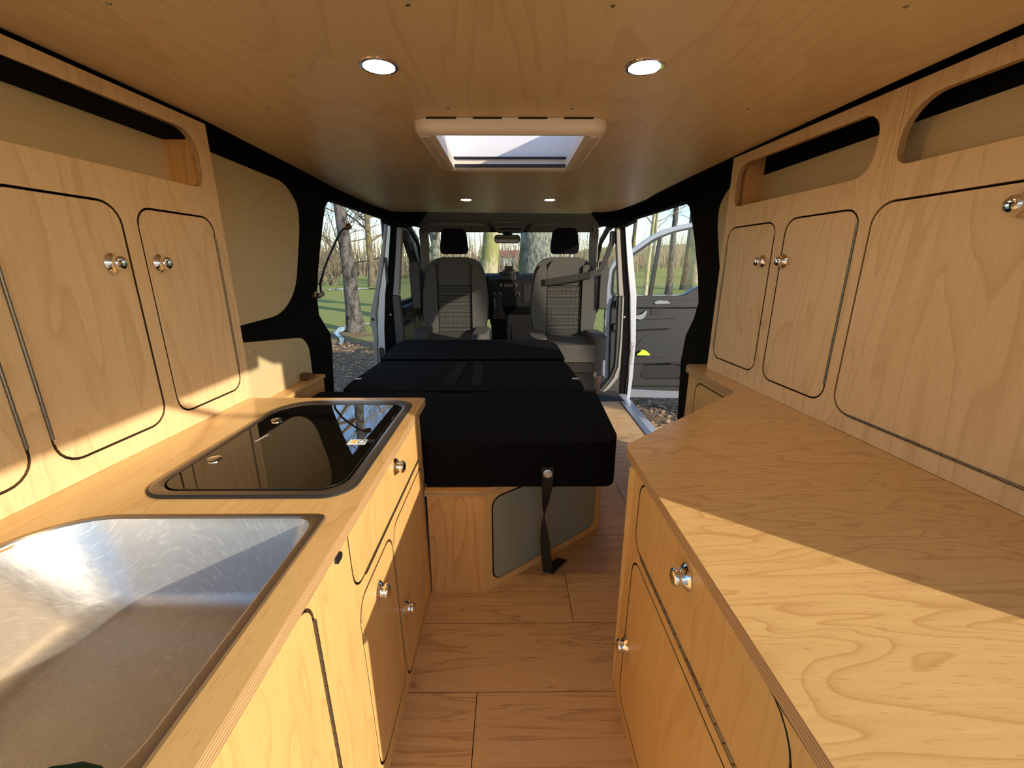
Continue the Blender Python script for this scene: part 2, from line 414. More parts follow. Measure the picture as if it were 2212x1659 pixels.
def hinge(f, a0, b0, a1, b1, parent, r=.0029):
    """piano hinge: knuckles along a line"""
    p0 = Vector(f(a0, b0, .001)); p1 = Vector(f(a1, b1, .001)); L = (p1 - p0).length; N = max(3, int(L / .022))
    h = MB()
    for i in range(N):
        t0 = (i + .05) / N; t1 = (i + .95) / N
        h.tube([p0.lerp(p1, t0), p0.lerp(p1, t1)], r, 8)
    h.tube([p0, p1], r * .7, 6)
    return h.make('hinge', M['hinge'], parent, smooth=True)
def door(f, x0, y0, x1, y1, r, parent, mat, name='door', t=.015, proud=.0, edge='edge_x'):
    return MB().plate(f, rrect(x0, y0, x1, y1, r), [], proud - t, proud, 0, 1).make(name, [mat, M['gap']], parent, bev=.0008, seg=1)
G = .0042                                             # gap round the doors
def hole(x0, y0, x1, y1, r): return rrect(x0 - G, y0 - G, x1 + G, y1 + G, (r + G) if not hasattr(r, '__len__') else [q + G for q in r])
def screw(p, ax, parent, r=.004):
    return MB().lathe([(r, 0), (r, .0006), (r * .75, .0013), (r * .35, .0006), (.0002, .0004)], p, ax, 12).make('screw', M['screw'], parent, smooth=True)

# ------------------------------------------------------------------ the setting: floor, ceiling, walls
fl = struct(MB().box((-.90, .10, -.06), (.86, 3.05, -.006)).make('floor', M['dark']), 'oak plank floor of the van')
rows = [.582 + .2055 * k for k in range(-3, 13)]
rng = random.Random(3)
for i, y in enumerate(rows):
    y0, y1 = max(y, .10), min(y + .2055, 3.05)
    if y1 - y0 < .01: continue
    j = {3: -.080, 5: .185}.get(i, rng.uniform(-.75, .75) if i not in (4,) else .80)
    for x0, x1 in ((-.90, j), (j, .832)):
        MB().box((x0 + .0008, y0 + .0008, -.006), (x1 - .0008, y1 - .0008, 0)).make('plank', M['plank'], fl, bev=.0008, seg=1)
MB().box((-.92, 3.052, -.06), (.88, 4.60, -.004)).make('rubber_mat', M['rubber'], fl)

C0 = 1.364
ceil_outline = rpoly([(-.855, .16), (.835, .16), (.80, .98), (.788, 1.64), (.782, 2.05), (.785, 2.45), (.80, 2.66), (.785, 2.95), (.765, 3.15), (.66, 3.39), (0, 3.345), (-.83, 3.265), (-.872, 3.0), (-.874, 2.66), (-.862, 2.26), (-.83, 1.82), (-.80, 1.26), (-.812, .82)], .03, 3)
HX0, HX1, HY0, HY1 = -.212, .219, 1.258, 1.715
ce = struct(MB().plate(lambda a, b, d: (a, b, C0 + d), ceil_outline, [rrect(HX0, HY0, HX1, HY1, .02)], 0, .012).make('ceiling', M['ceil']), 'plywood ceiling lining')
for x in (-.58, -.147, .152, .583):
    for y in (.745, 1.17, 2.12, 2.95):
        if abs(x) > .3 or y != 2.12: screw((x, y, C0), (0, 0, -1), ce)
rf = struct(MB().plate(lambda a, b, d: (a, b, 1.388 + d), [(-.96, .14), (.96, .14), (.96, 3.42), (-.96, 3.42)], [rrect(HX0, HY0, HX1, HY1, .02)], 0, .03, 0).make('roof', M['carpet']), 'roof skin above the lining')

def left_wall(a, b, d): return (-.88 + d, a, b)
def right_wall(a, b, d): return (.88 - d, a, b)
lo = [(.16, -.06), (2.04, -.06), (2.045, .376), (2.085, .60), (2.085, .672), (2.035, .72), (1.985, .775), (1.985, .84), (2.015, .941), (2.09, 1.09), (2.155, 1.205), (2.19, 1.262), (2.235, 1.293), (2.30, 1.308), (3.32, 1.312), (3.32, 1.39), (.16, 1.39)]
wl = struct(MB().plate(left_wall, lo, [], -.05, 0).make('wall_left', M['carpet'], bev=.006), 'black felt lined left wall')
ro = [(.16, -.06), (2.09, -.06), (2.09, .22), (2.125, .53), (2.10, .66), (2.03, .75), (2.0, .83), (2.04, .95), (2.12, 1.11), (2.185, 1.215), (2.225, 1.268), (2.29, 1.300), (3.32, 1.312), (3.32, 1.39), (.16, 1.39)]
wr = struct(MB().plate(right_wall, ro, [], -.05, 0).make('wall_right', M['carpet'], bev=.006), 'black felt lined right wall')
# plywood blanks screwed to the felt
up = rpoly([(1.262, .806), (1.64, .815), (1.775, .90), (1.875, 1.15), (1.885, 1.235), (1.80, 1.305), (1.262, 1.318)], [.02, .10, .10, .12, .05, .06, .02])
MB().plate(left_wall, up, [], .001, .010, 0, 1).make('window_blank', [M['poplar'], M['edge_x']], wl, bev=.001)
MB().plate(right_wall, rpoly([(1.632, .812), (1.775, .90), (1.875, 1.15), (1.885, 1.235), (1.80, 1.305), (1.632, 1.311)], [.002, .08, .12, .05, .06, .002]), [], .001, .010, 0, 1).make('window_blank', [M['poplar'], M['edge_x']], wr, bev=.001)
lw = rpoly([(1.20, .50), (1.815, .50), (1.815, .66), (1.765, .705), (1.20, .775)], [.01, .01, .05, .05, .01])
lp = MB().plate(left_wall, lw, [], .001, .012, 0, 1).make('lower_panel', [M['poplar'], M['edge_x']], wl, bev=.001)
for y, z in ((1.70, .69), (1.79, .625), (1.42, .715)): screw((-.868, y, z), (1, 0, 0), lp)
for sx, par in ((-1, wl), (1, wr)):                    # felt corner pieces where the ceiling meets the cab
    pts = [(.60, 1.372), (.675, 1.278), (.77, 1.262), (.86, 1.262), (.94, 1.30), (.94, 1.392), (.60, 1.392)]
    MB().plate(lambda a, b, d: (sx * a, 3.30 + d, b), pts, [], 0, .07).make('corner_felt', M['carpet'], par, bev=.006)

# ------------------------------------------------------------------ door pillars behind the sliding doors
def ribbon(name, rowsz, y, th, mat, parent, side):
    """upright strip: rows of (inner x, outer x, z)"""
    b = MB(); lp = []
    for xi, xo, z in rowsz:
        lp.append([(side * xi, y, z), (side * xo, y, z), (side * xo, y + th, z), (side * xi, y + th, z)])
    return b.loft(lp, 0, True, True).make(name, mat, parent, bev=.004, smooth=True)
def smooth_rows(rows, k=4):
    out = []
    for i in range(len(rows) - 1):
        a, b = rows[i], rows[i + 1]
        for j in range(k):
            t = j / k; out.append(tuple(p + (q - p) * t for p, q in zip(a, b)))
    return out + [rows[-1]]
for side, nm in ((-1, 'trim_1'), (1, 'trim_2')):
    if side < 0:
        felt = [(.825, .875, 1.31), (.86, .92, 1.0), (.895, .962, .77), (.90, .99, .50), (.90, 1.0, .25), (.86, 1.0, -.05)]
        paint = [(.872, .900, 1.31), (.915, .955, 1.0), (.958, 1.012, .77), (.985, 1.045, .50), (1.0, 1.060, .25), (.99, 1.05, -.1), (.97, 1.02, -.25)]
        outer = [(.900, .918, 1.30), (.955, .985, 1.0), (1.012, 1.045, .77), (1.045, 1.09, .62), (1.045, 1.095, .55), (1.045, 1.075, .45), (1.06, 1.090, .25), (1.05, 1.085, -.1)]
        cover = [(.79, .826, 1.29), (.825, .862, 1.0), (.852, .896, .77)]
        low = [(.85, .90, .765), (.835, .90, .40), (.80, .90, .20), (.72, .86, .05), (.66, .80, -.05)]
    else:
        felt = [(.816, .852, 1.31), (.85, .893, 1.0), (.882, .930, .77), (.893, .960, .32), (.893, .965, .0), (.893, .965, -.10)]
        paint = [(.850, .895, 1.31), (.893, .950, 1.0), (.928, .990, .77), (.958, 1.014, .40), (.964, 1.012, .1), (.962, 1.0, -.1), (.955, .985, -.25)]
        outer = [(.850, .858, 1.31), (.892, .902, 1.0), (.928, .940, .77), (.958, .972, .40), (.962, .978, .1), (.957, .97, -.2)]
        cover = [(.791, .818, 1.29), (.822, .852, 1.0), (.848, .884, .765)]
        low = [(.846, .884, .762), (.853, .890, .45), (.853, .893, .20), (.82, .87, .11), (.76, .81, .03), (.715, .745, -.03)]
    tr_ = struct(ribbon(nm, smooth_rows(felt), 3.345, .08, M['carpet'], None, side), 'felt covered door pillar')
    ribbon('painted_jamb', smooth_rows(paint), 3.352, .07, M['paint'], tr_, side)
    ribbon('jamb_lip', smooth_rows(outer), 3.338, .05, M['paintgrey'] if side < 0 else M['seal'], tr_, side)
    ribbon('pillar_cover', smooth_rows(cover), 3.33, .06, M['trimgrey'], tr_, side)
    ribbon('pillar_foot', smooth_rows(low), 3.33, .06, M['trimdark'], tr_, side)
    if side > 0:
        ribbon('pillar_edge', smooth_rows([(.872, .886, .762), (.880, .895, .45), (.875, .896, .20), (.845, .882, .11), (.79, .825, .03), (.735, .752, -.035)]), 3.322, .03, M['trimgrey'], tr_, side)
        MB().plate(lambda a, b, d: (a, 3.34 + d, b), [(.735, -.055), (.90, -.055), (.90, .19), (.872, .12), (.82, .045)], [], 0, .03).make('foot_felt', M['carpet_sunlit'], tr_)
        st = MB().plate(lambda a, b, d: (a, 3.345 - d, b), rrect(.966, .215, .992, .40, .013), [], 0, .006).make('striker_plate', M['trimgrey'], tr_, bev=.002)
        for z in (.235, .38): screw((.979, 3.339, z), (0, -1, 0), tr_, .006)
        MB().box((.971, 3.332, .30), (.987, 3.342, .35)).make('striker', M['alu'], tr_, bev=.002)
        MB().box((.955, 3.338, -.03), (.975, 3.35, .10)).make('latch', M['black'], tr_, bev=.003)
        screw((.905, 3.344, .60), (0, -1, 0), tr_, .008)
    else:
        MB().lathe([(.012, 0), (.012, .004), (.001, .005)], (-1.068, 3.337, .585), (0, -1, 0), 16).make('grommet', M['black'], tr_, smooth=True)
        screw((-.93, 3.344, .62), (0, -1, 0), tr_, .007)
        MB().plate(lambda a, b, d: (-a, 3.35 - d, b), rrect(1.005, .05, 1.045, .36, .02), [], 0, .006).make('striker_plate', M['black'], tr_, bev=.002)
        MB().plate(lambda a, b, d: (-a, 3.35 - d, b), rrect(.925, .86, .945, 1.05, .008), [], 0, .008).make('latch', M['black'], tr_, bev=.002)
# aluminium threshold along the right door
th = struct(MB().plate(lambda a, b, d: (a, b, d), rpoly([(.828, 1.95), (.872, 1.95), (.876, 3.04), (.838, 3.04)], .004), [], -.004, .005).make('trim_3', M['alu'], bev=.002), 'aluminium threshold strip')
for y in (2.15, 2.45, 2.75): screw((.853, y, .005), (0, 0, 1), th, .005)
MB().box((.872, 1.9, -.30), (.96, 3.35, -.03)).make('door_step', M['paint'], th, bev=.01)

# rear end of the van behind the camera: the raised tailgate shades the light, as its real edge does
tg = thing('tailgate', 'raised tailgate overhead at the rear opening', 'tailgate', (0, .15, 1.40))
MB().plate(lambda a, b, d: (a, b, 1.363 + d), rrect(-.80, -.86, .80, .12, .06), [], 0, .07).make('shell', M['paint'], tg, bev=.02, seg=3)
for s in (-1, 1): MB().tube([(s * .80, .12, 1.10), (s * .77, -.35, 1.37)], .010, 8).make('gas_strut', M['black'], tg, smooth=True)

# ------------------------------------------------------------------ roof hatch
ht = thing('roof_hatch', 'cream framed roof hatch in the plywood ceiling', 'skylight', (0, 1.57, C0))
def lvl(z, o, r=.05): return [(x, y, z) for x, y in rrect(-.253 + o, 1.234 + o * .6, .263 - o, 1.748 - o, r, 6)]
inner = lambda z, e=0: [(x, y, z) for x, y in rrect(HX0 + .012 + e, HY0 + .012 + e, HX1 - .012 - e, HY1 - .015 - e, .006, 6)]
MB().loft([lvl(C0 - .001, 0), lvl(C0 - .016, 0), lvl(C0 - .026, .006), lvl(C0 - .032, .02), lvl(C0 - .035, .032), lvl(C0 - .0335, .034), lvl(C0 - .0335, .038), inner(C0 - .033), inner(C0 - .031, .003), inner(C0 - .0, .003)]).make('frame', M['cream'], ht, smooth=True)
for s, x0, x1 in ((-1, -.236, -.212), (1, .221, .245)):
    sl = MB()
    for k in range(9):
        xx = x0 + (x1 - x0) * k / 9
        sl.box((xx, 1.275, C0 - .0362), (xx + .0014, 1.68, C0 - .033))
    v_ = sl.make('ribbed_grip', M['cream'], ht)
for x0, x1 in ((-.213, -.136), (-.093, -.018), (.024, .099), (.142, .218)): MB().box((x0, 1.2325, C0 - .004), (x1, 1.240, C0 + .001)).make('vent_slot', M['dark'], ht)
sh = MB()                                              # white shaft walls up to the dome
x0, x1, y0, y1 = HX0 + .008, HX1 - .008, HY0 + .008, HY1 - .010
for lo_, hi_ in (((x0 - .006, y0 - .006, C0 - .005), (x0, y1 + .006, 1.485)), ((x1, y0 - .006, C0 - .005), (x1 + .006, y1 + .006, 1.485)), ((x0, y0 - .006, C0 - .005), (x1, y0, 1.485)), ((x0, y1, C0 - .005), (x1, y1 + .006, 1.485))):
    sh.box(lo_, hi_)
sh.make('shaft', M['white'], ht)
MB().box((x0, y1 - .020, C0 - .026), (x1, y1 - .012, C0 - .016)).make('blind_rail', M['black'], ht)
MB().box((x0, y1 - .020, C0 + .004), (x1, y1 - .003, C0 + .008)).make('blind_rail', M['black'], ht)
rail = MB(); rail.box((x0 + .02, y0 + .17, 1.418), (x1 - .02, y0 + .182, 1.424))
for x in (x0 + .06, (x0 + x1) / 2, x1 - .06): rail.box((x - .006, y0 + .172, 1.39), (x + .006, y0 + .18, 1.42))
rail.make('crossbar', M['white'], ht, bev=.002)
def dl(z, o): return [(x, y, z) for x, y in rrect(x0 - .03 + o, y0 - .03 + o, x1 + .03 - o, y1 + .03 - o, .03, 5)]
MB().loft([dl(1.42, 0), dl(1.50, .01), dl(1.525, .04), dl(1.535, .10)], 0, False, True).make('dome', M['dome'], ht, smooth=True)
for s, x in ((-1, x0 + .045), (1, x1 - .045)):
    MB().lathe([(.02, 0), (.022, .006), (.012, .014), (.001, .016)], (x, y0 + .05, 1.43), (0, 0, -1), 16).make('catch', M['white'], ht, smooth=True)

# ------------------------------------------------------------------ downlights
for (x, y), lab in (((-.247, .941), 'near left round downlight in the plywood ceiling'), ((.259, .941), 'near right round downlight in the plywood ceiling'),
                    ((-.251, 2.672), 'far left small downlight behind the roof hatch'), ((.238, 2.672), 'far right small downlight behind the roof hatch')):
    d = thing('downlight', lab, 'ceiling light', (x, y, C0), 'recessed ceiling lights')
    MB().lathe([(.0300, 0), (.0300, -.003), (.0350, -.003), (.0350, -.0012), (.0362, 0)], (x, y, C0), (0, 0, 1), 40).make('bezel', M['chrome'], d, smooth=True)
    MB().lathe([(.0295, 0), (.0295, -.0022), (.0001, -.0026)], (x, y, C0), (0, 0, 1), 40).make('diffuser', M['led'], d, smooth=True)

# ------------------------------------------------------------------ left upper cabinet
def LP(a, b, d): return (-.795 - (1.255 - a) * .0289 + d, a, b)
PT = .015
uc = thing('wall_cabinet', 'left upper maple cabinet above the sink and hob', 'cabinet', (-.80, .7, .61))
A_, B_, C_ = (.703, .649, .940, 1.120, .042), (.983, .650, 1.214, 1.117, .036), (.37, .649, .659, 1.120, .042)
NL = (.30, 1.190, 1.212, 1.322)
MB().plate(LP, [(.18, .6065), (1.256, .6065), (1.256, 1.353), (.18, 1.353)], [hole(*A_), hole(*B_), hole(*C_), rrect(*NL, (.02, .036, .055, .02))], -PT, 0, 0, 1, (1, 2, 3)).make('face_panel', [M['panel'], M['edge_x'], M['gap']], uc, bev=.001)
inn = MB()
inn.plate(LP, [(.18, .61), (1.25, .61), (1.25, 1.18), (.18, 1.18)], [], -.030, -.026)
inn.make('inner_back', M['dark'], uc)
MB().box((-.876, .18, 1.172), (-.812, 1.24, 1.186)).make('niche_shelf', M['panel'], uc)
MB().box((-.874, 1.196, 1.186), (-.811, 1.210, 1.352)).make('niche_end', M['box'], uc)
MB().box((-.878, .18, 1.186), (-.870, 1.196, 1.302)).make('niche_back', M['poplar'], uc)
MB().box((-.878, .18, 1.302), (-.8125, 1.196, 1.35)).make('niche_felt', M['carpet'], uc)
MB().box((-.876, 1.24, .61), (-.812, 1.254, 1.352)).make('end_panel', M['panel'], uc)
dA = door(LP, *A_, uc, M['panel']); knob(LP, .899, 1.003, dA); hinge(LP, .7015, .700, .7015, 1.06, dA)
dB = door(LP, *B_, uc, M['panel']); knob(LP, 1.016, 1.003, dB); hinge(LP, 1.2155, .707, 1.2155, 1.067, dB)
dC = door(LP, *C_, uc, M['panel']); knob(LP, .42, 1.003, dC); hinge(LP, .6605, .700, .6605, 1.06, dC)

# ------------------------------------------------------------------ right upper cabinet
def RP(a, b, d): return (.777 + (1.619 - a) * .0547 - d, a, b)
rc = thing('wall_cabinet', 'right upper maple cabinet above the long worktop', 'cabinet', (.81, 1.0, .61))
RA, RB, RC = (1.336, .664, 1.585, 1.120, .036), (1.043, .659, 1.287, 1.122, .038), (.42, .652, 1.004, 1.127, .045)
N1, N2 = (1.034, 1.190, 1.578, 1.322), (.25, 1.199, .980, 1.318)
far_out = [(.9855, .6065), (1.617, .6065), (1.617, 1.353), (.9855, 1.353), (.9855, 1.127 + G), (1.004 + G - .04, 1.127 + G)] 
# the big flap bridges the seam between the two face panels
def arc(cx, cy, r, a0, a1, n=6): return [(cx + r * math.cos(R(a0 + (a1 - a0) * i / n)), cy + r * math.sin(R(a0 + (a1 - a0) * i / n))) for i in range(n + 1)]
rr = .045 + G; xe, yt, yb = 1.004 + G, 1.127 + G, .652 - G
a_top = math.degrees(math.acos((.9855 - (xe - rr)) / rr))
notch = arc(xe - rr, yt - rr, rr, a_top, 0) + arc(xe - rr, yb + rr, rr, 0, -a_top)
far_out = [(.9855, 1.353)] + notch + [(.9855, .6065), (1.617, .6065), (1.617, 1.353)]
MB().plate(RP, far_out, [hole(*RA), hole(*RB), rrect(*N1, (.05, .03, .05, .05))], -PT, 0, 0, 1, (1, 2)).make('face_panel', [M['panel'], M['edge_x'], M['gap']], rc, bev=.001)
near_out = [(.9845, .6065)] + list(reversed([p for p in arc(xe - rr, yb + rr, rr, -90, -a_top)])) + list(reversed(arc(.42 + rr - G, yb + rr, rr, 180, 270))) + list(reversed(arc(.42 + rr - G, yt - rr, rr, 90, 180))) + list(reversed(arc(xe - rr, yt - rr, rr, a_top, 90))) + [(.9845, 1.353), (.18, 1.353), (.18, .6065)]
MB().plate(RP, near_out, [rrect(*N2, (.03, .03, .07, .03))], -PT, 0, 0, 1).make('face_panel', [M['panel'], M['edge_x']], rc, bev=.001)
MB().plate(RP, [(.18, .61), (1.61, .61), (1.61, 1.18), (.18, 1.18)], [], -.030, -.026).make('inner_back', M['dark'], rc)
MB().plate(RP, [(.18, 1.172), (1.60, 1.172), (1.60, 1.186), (.18, 1.186)], [], -.052, -.0155).make('niche_shelf', M['panel'], rc)
MB().box((.806, 1.575, 1.186), (.877, 1.589, 1.352)).make('niche_end', M['box'], rc)
MB().box((.868, .18, 1.186), (.878, 1.575, 1.292)).make('niche_back', M['poplar'], rc)
MB().box((.866, .18, 1.292), (.8785, 1.574, 1.352)).make('niche_felt', M['carpet'], rc)
MB().box((.797, 1.600, .61), (.877, 1.615, 1.352)).make('end_panel', M['panel'], rc)
d = door(RP, *RA, rc, M['panel']); knob(RP, 1.374, 1.008, d); hinge(RP, 1.5865, .70, 1.5865, 1.07, d)
d = door(RP, *RB, rc, M['panel']); knob(RP, 1.275, 1.008, d); hinge(RP, 1.0415, .703, 1.0415, 1.094, d)
d = door(RP, *RC, rc, M['panel'], 'flap_door'); knob(RP, .728, 1.093, d, 1.05); hinge(RP, .955, .6505, .47, .6505, d)

# ------------------------------------------------------------------ left kitchen unit
def LF(a, b, d): return (-.247 - .019 * b + d, a, b)
ku = thing('kitchen_unit', 'left maple kitchen base unit under the sink and hob', 'cabinet', (-.5, .65, 0))
D1, D2, D3, D0 = (.586, .476, 1.106, .5835, (.034, .034, .004, .004)), (.590, .05, .790, .442, .036), (.806, .02, 1.116, .442, .036), (.195, .05, .450, .5835, (.036, .036, .030, .03))
MB().plate(LF, [(.17, 0), (1.142, 0), (1.142, .5845), (.17, .5845)], [hole(*D2), hole(*D3), [(p[0], min(p[1], .5842)) for p in hole(*D1)], [(p[0], min(p[1], .5842)) for p in hole(*D0)]], -PT, 0, 0, 1, (1, 2, 3, 4)).make('face_panel', [M['front'], M['edge_x'], M['gap']], ku, bev=.001)
MB().plate(LF, [(.18, .005), (1.13, .005), (1.13, .58), (.18, .58)], [], -.030, -.024).make('inner_back', M['dark'], ku)
MB().box((-.872, 1.128, 0), (-.275, 1.142, .5845)).make('end_panel', M['front'], ku)
MB().box((-.872, .17, 0), (-.275, .184, .5845)).make('end_panel', M['front'], ku)
fd = door(LF, *D1, ku, M['front'], 'drop_flap'); knob(LF, .866, .563, fd); hinge(LF, .630, .4745, 1.08, .4745, fd)
d = door(LF, *D2, ku, M['front']); knob(LF, .681, .392, d)
d = door(LF, *D3, ku, M['front']); knob(LF, .838, .204, d); hinge(LF, 1.1175, .03, 1.1175, .392, d)
d = door(LF, *D0, ku, M['front']); hinge(LF, .4515, .09, .4515, .552, d)
MB().plate(LF, rrect(.530, .572, .551, .5835, .005), [], 0, .004).make('catch', M['black'], ku, bev=.002)

WT = .606
hob_hole = rrect(-.648, .672, -.294, 1.186, .05); sink_hole = rrect(-.735, .205, -.305, .600, (.05, .05, .03, .11))
MB_ = MB().plate(lambda a, b, d: (a, b, WT + d), rpoly([(-.872, .165), (-.2565, .165), (-.2565, 1.243), (-.872, 1.243)], [.002, .002, .018, .002]), [hob_hole, sink_hole], -.021, 0, 0, 1)
tag(MB_.make('worktop', [M['top'], M['edge_z']], bev=.0015), 'left worktop of birch plywood holding the sink and hob', 'worktop')

# hob with glass lid
hb = thing('hob', 'black framed gas hob with a dark glass lid, beyond the sink', 'hob', (-.47, .93, WT))
def ring(x0, y0, x1, y1, r, z): return [(x, y, z) for x, y in rrect(x0, y0, x1, y1, r, 8)]
MB().loft([ring(-.662, .659, -.280, 1.199, (.055, .055, .05, .10), WT + .0005), ring(-.662, .659, -.280, 1.199, (.055, .055, .05, .10), WT + .004), ring(-.658, .663, -.284, 1.195, (.052, .052, .048, .097), WT + .0065)]).make('gasket', M['seal'], hb, smooth=True)
MB().loft([ring(-.658, .663, -.284, 1.195, (.052, .052, .048, .097), WT + .0065), ring(-.645, .672, -.293, 1.180, (.05, .05, .046, .09), WT + .0085), ring(-.640, .677, -.300, 1.160, (.048, .048, .045, .085), WT + .006), ring(-.640, .677, -.300, 1.160, (.048, .048, .045, .085), WT - .01)]).make('frame', M['rim'], hb, smooth=True)
lid = MB().plate(lambda a, b, d: (a, b, WT + d), rrect(-.6355, .681, -.3045, 1.152, (.046, .046, .042, .082), 8), [], .002, .0075).make('glass_lid', M['lid'], hb, bev=.001)
Z = WT + .0076
for x, y in ((-.606, .80), (-.598, 1.025)): MB().lathe([(.012, 0), (.0125, .003), (.009, .0045), (.0005, .005)], (x, y, Z), (0, 0, 1), 20).make('hinge_cap', M['chrome'], lid, smooth=True)
MB().plate(lambda a, b, d: (a, b, Z + d), [(-.3635, .874), (-.323, .874), (-.323, .901), (-.3635, .901)], [], .0, .0005).make('warning_sticker', M['label'], lid)
st_ = MB(); st_.plate(lambda a, b, d: (a, b, Z + d), [(-.361, .8885), (-.346, .879), (-.346, .898)], [], .0005, .0008); st_.make('warning_triangle', M['yellow'], lid)
st_ = MB().plate(lambda a, b, d: (a, b, Z + d), [(-.334 + .0085 * math.cos(t * .2618), .8877 + .0115 * math.sin(t * .2618)) for t in range(24)], [[(-.334 + .0058 * math.cos(-t * .2618), .8877 + .008 * math.sin(-t * .2618)) for t in range(24)]], .0005, .0008); st_.make('blue_symbol', M['blue'], lid)
MB().plate(lambda a, b, d: (a, b, Z + d), [(-.3225, .886), (-.309, .886), (-.309, .899), (-.3225, .899)], [], .0, .0015).make('lid_stop', M['black'], lid)
txt = MB(); rg = random.Random(5)
for i in range(8):                                     # faint maker's lettering, too small to read
    x, y = -.5785 + .0009 * i, .893 + .0052 * i
    txt.box((x, y, Z), (x + .006, y + .001, Z + .0003)); txt.box((x + (.005 if i % 2 else 0), y, Z), (x + .001 + (.005 if i % 2 else 0), y + .0034, Z + .0003))
txt.make('lettering', M['label'], lid)

# sink
sk = thing('sink', 'stainless steel sink sunk into the left worktop', 'sink', (-.5, .4, WT))
def sl_(x0, y0, x1, y1, r, z): return [(x, y, z) for x, y in rrect(x0, y0, x1, y1, r, 10)]
MB().loft([sl_(-.748, .187, -.2955, .6065, (.05, .05, .010, .125), WT + .0006), sl_(-.747, .188, -.2965, .6055, (.05, .05, .010, .125), WT + .0045), sl_(-.741, .196, -.306, .599, (.05, .07, .028, .118), WT + .0048), sl_(-.739, .198, -.311, .597, (.05, .075, .030, .115), WT + .002)]).make('rim', M['rim'], sk, smooth=True)
MB().loft([sl_(-.739, .198, -.311, .597, (.05, .075, .030, .115), WT + .002), sl_(-.737, .200, -.313, .595, (.05, .075, .030, .115), WT - .008), sl_(-.700, .222, -.322, .578, (.06, .07, .034, .10), WT - .055), sl_(-.655, .240, -.329, .560, (.06, .07, .040, .07), WT - .105), sl_(-.636, .252, -.335, .550, (.05, .06, .04, .06), WT - .120), sl_(-.612, .268, -.350, .536, (.04, .05, .035, .05), WT - .128), sl_(-.56, .31, -.39, .49, (.03, .03, .03, .03), WT - .1295)], 0, False, True).make('bowl', M['steel'], sk, smooth=True)
sp_ = MB(); rg = random.Random(2)
sp_.loft([[(-.452 + (.058 - e) * math.cos(2 * math.pi * i / 28) * (1 + .05 * math.sin(i * 2.3)), .283 + (.043 - e) * math.sin(2 * math.pi * i / 28) * (1 + .06 * math.sin(i * 3.1)), WT - .128 + z) for i in range(28)] for e, z in ((.004, 0), (0, .006), (.001, .016), (.006, .022))], 0, True, True)
tag(sp_.make('scouring_pad', M['sponge'], smooth=True), 'dark green scouring pad lying in the steel sink', 'sponge')

# ------------------------------------------------------------------ right base unit and worktop
def RF(a, b, d): return (.256 + .014 * b - d, a, b)
bu = thing('base_unit', 'right maple base unit with a drop flap and lower door', 'cabinet', (.5, .5, 0))
F1, F2 = (.285, .438, .762, .5835, (.05, .034, .034, .05)), (.31, .03, .760, .405, .036)
MB().plate(RF, [(.185, 0), (.806, 0), (.806, .5845), (.185, .5845)], [[(p[0], min(p[1], .5842)) for p in hole(*F1)], hole(*F2)], -PT, 0, 0, 1, (1, 2)).make('face_panel', [M['front'], M['edge_x'], M['gap']], bu, bev=.001)
MB().plate(RF, [(.19, .005), (.79, .005), (.79, .58), (.19, .58)], [], -.030, -.024).make('inner_back', M['dark'], bu)
MB().plate(lambda a, b, d: (.265 + a * .7071 + d * .7071, .806 + a * .62 - d * .7071, b), [(0, 0), (.62, 0), (.62, .5845), (0, .5845)], [], -.015, 0).make('angled_panel', M['front'], bu, bev=.001)
MB().box((.28, .185, 0), (.872, .199, .5845)).make('end_panel', M['front'], bu)
d = door(RF, *F1, bu, M['front'], 'drop_flap'); knob(RF, .527, .552, d); hinge(RF, .715, .4365, .33, .4365, d)
d = door(RF, *F2, bu, M['front']); knob(RF, .744, .187, d)
tag(MB().plate(lambda a, b, d: (a, b, WT + d), rpoly([(.264, .165), (.872, .165), (.872, 1.69), (.735, 1.69), (.708, 1.655), (.7245, 1.295), (.262, .885)], [.002, .002, .002, .015, .03, .015, .022]), [], -.021, 0, 0, 1).make('worktop', [M['top_r'], M['edge_z']], bev=.003, seg=3), 'right worktop of swirled birch plywood, half in sunlight', 'worktop')
su = thing('narrow_unit', 'narrow low unit along the right wall past the worktop corner', 'cabinet', (.8, 1.5, 0))
def NF(a, b, d): return (.744 - (a - 1.29) * .03 - d, a, b)
ND = (1.36, .10, 1.60, .555, .04)
MB().plate(NF, [(1.25, 0), (1.67, 0), (1.67, .5845), (1.25, .5845)], [hole(*ND)], -PT, 0, 0, 1, (1,)).make('face_panel', [M['front'], M['edge_x'], M['gap']], su, bev=.001)
MB().box((.762, 1.26, .005), (.770, 1.65, .58)).make('inner_back', M['dark'], su)
MB().box((.752, 1.656, 0), (.872, 1.670, .5845)).make('end_panel', M['front'], su)
door(NF, *ND, su, M['front'])

# low box behind the kitchen on the left wall
lb = thing('side_box', 'low maple box along the left wall behind the hob', 'box', (-.84, 1.5, 0))
MB().box((-.866, 1.25, 0), (-.815, 1.80, .520)).make('body', M['box'], lb, bev=.001)
MB().box((-.866, 1.25, .520), (-.810, 1.81, .536)).make('lid', M['front'], lb, bev=.002)
tag(MB().plate(lambda a, b, d: (-.862 + d, a, b), rpoly([(1.70, .5365), (1.765, .5365), (1.765, .548), (1.72, .565), (1.70, .565)], .004), [], 0, .028).make('wood_block', M['tan'], bev=.002), 'small dark brown wooden block on the low side box', 'block')

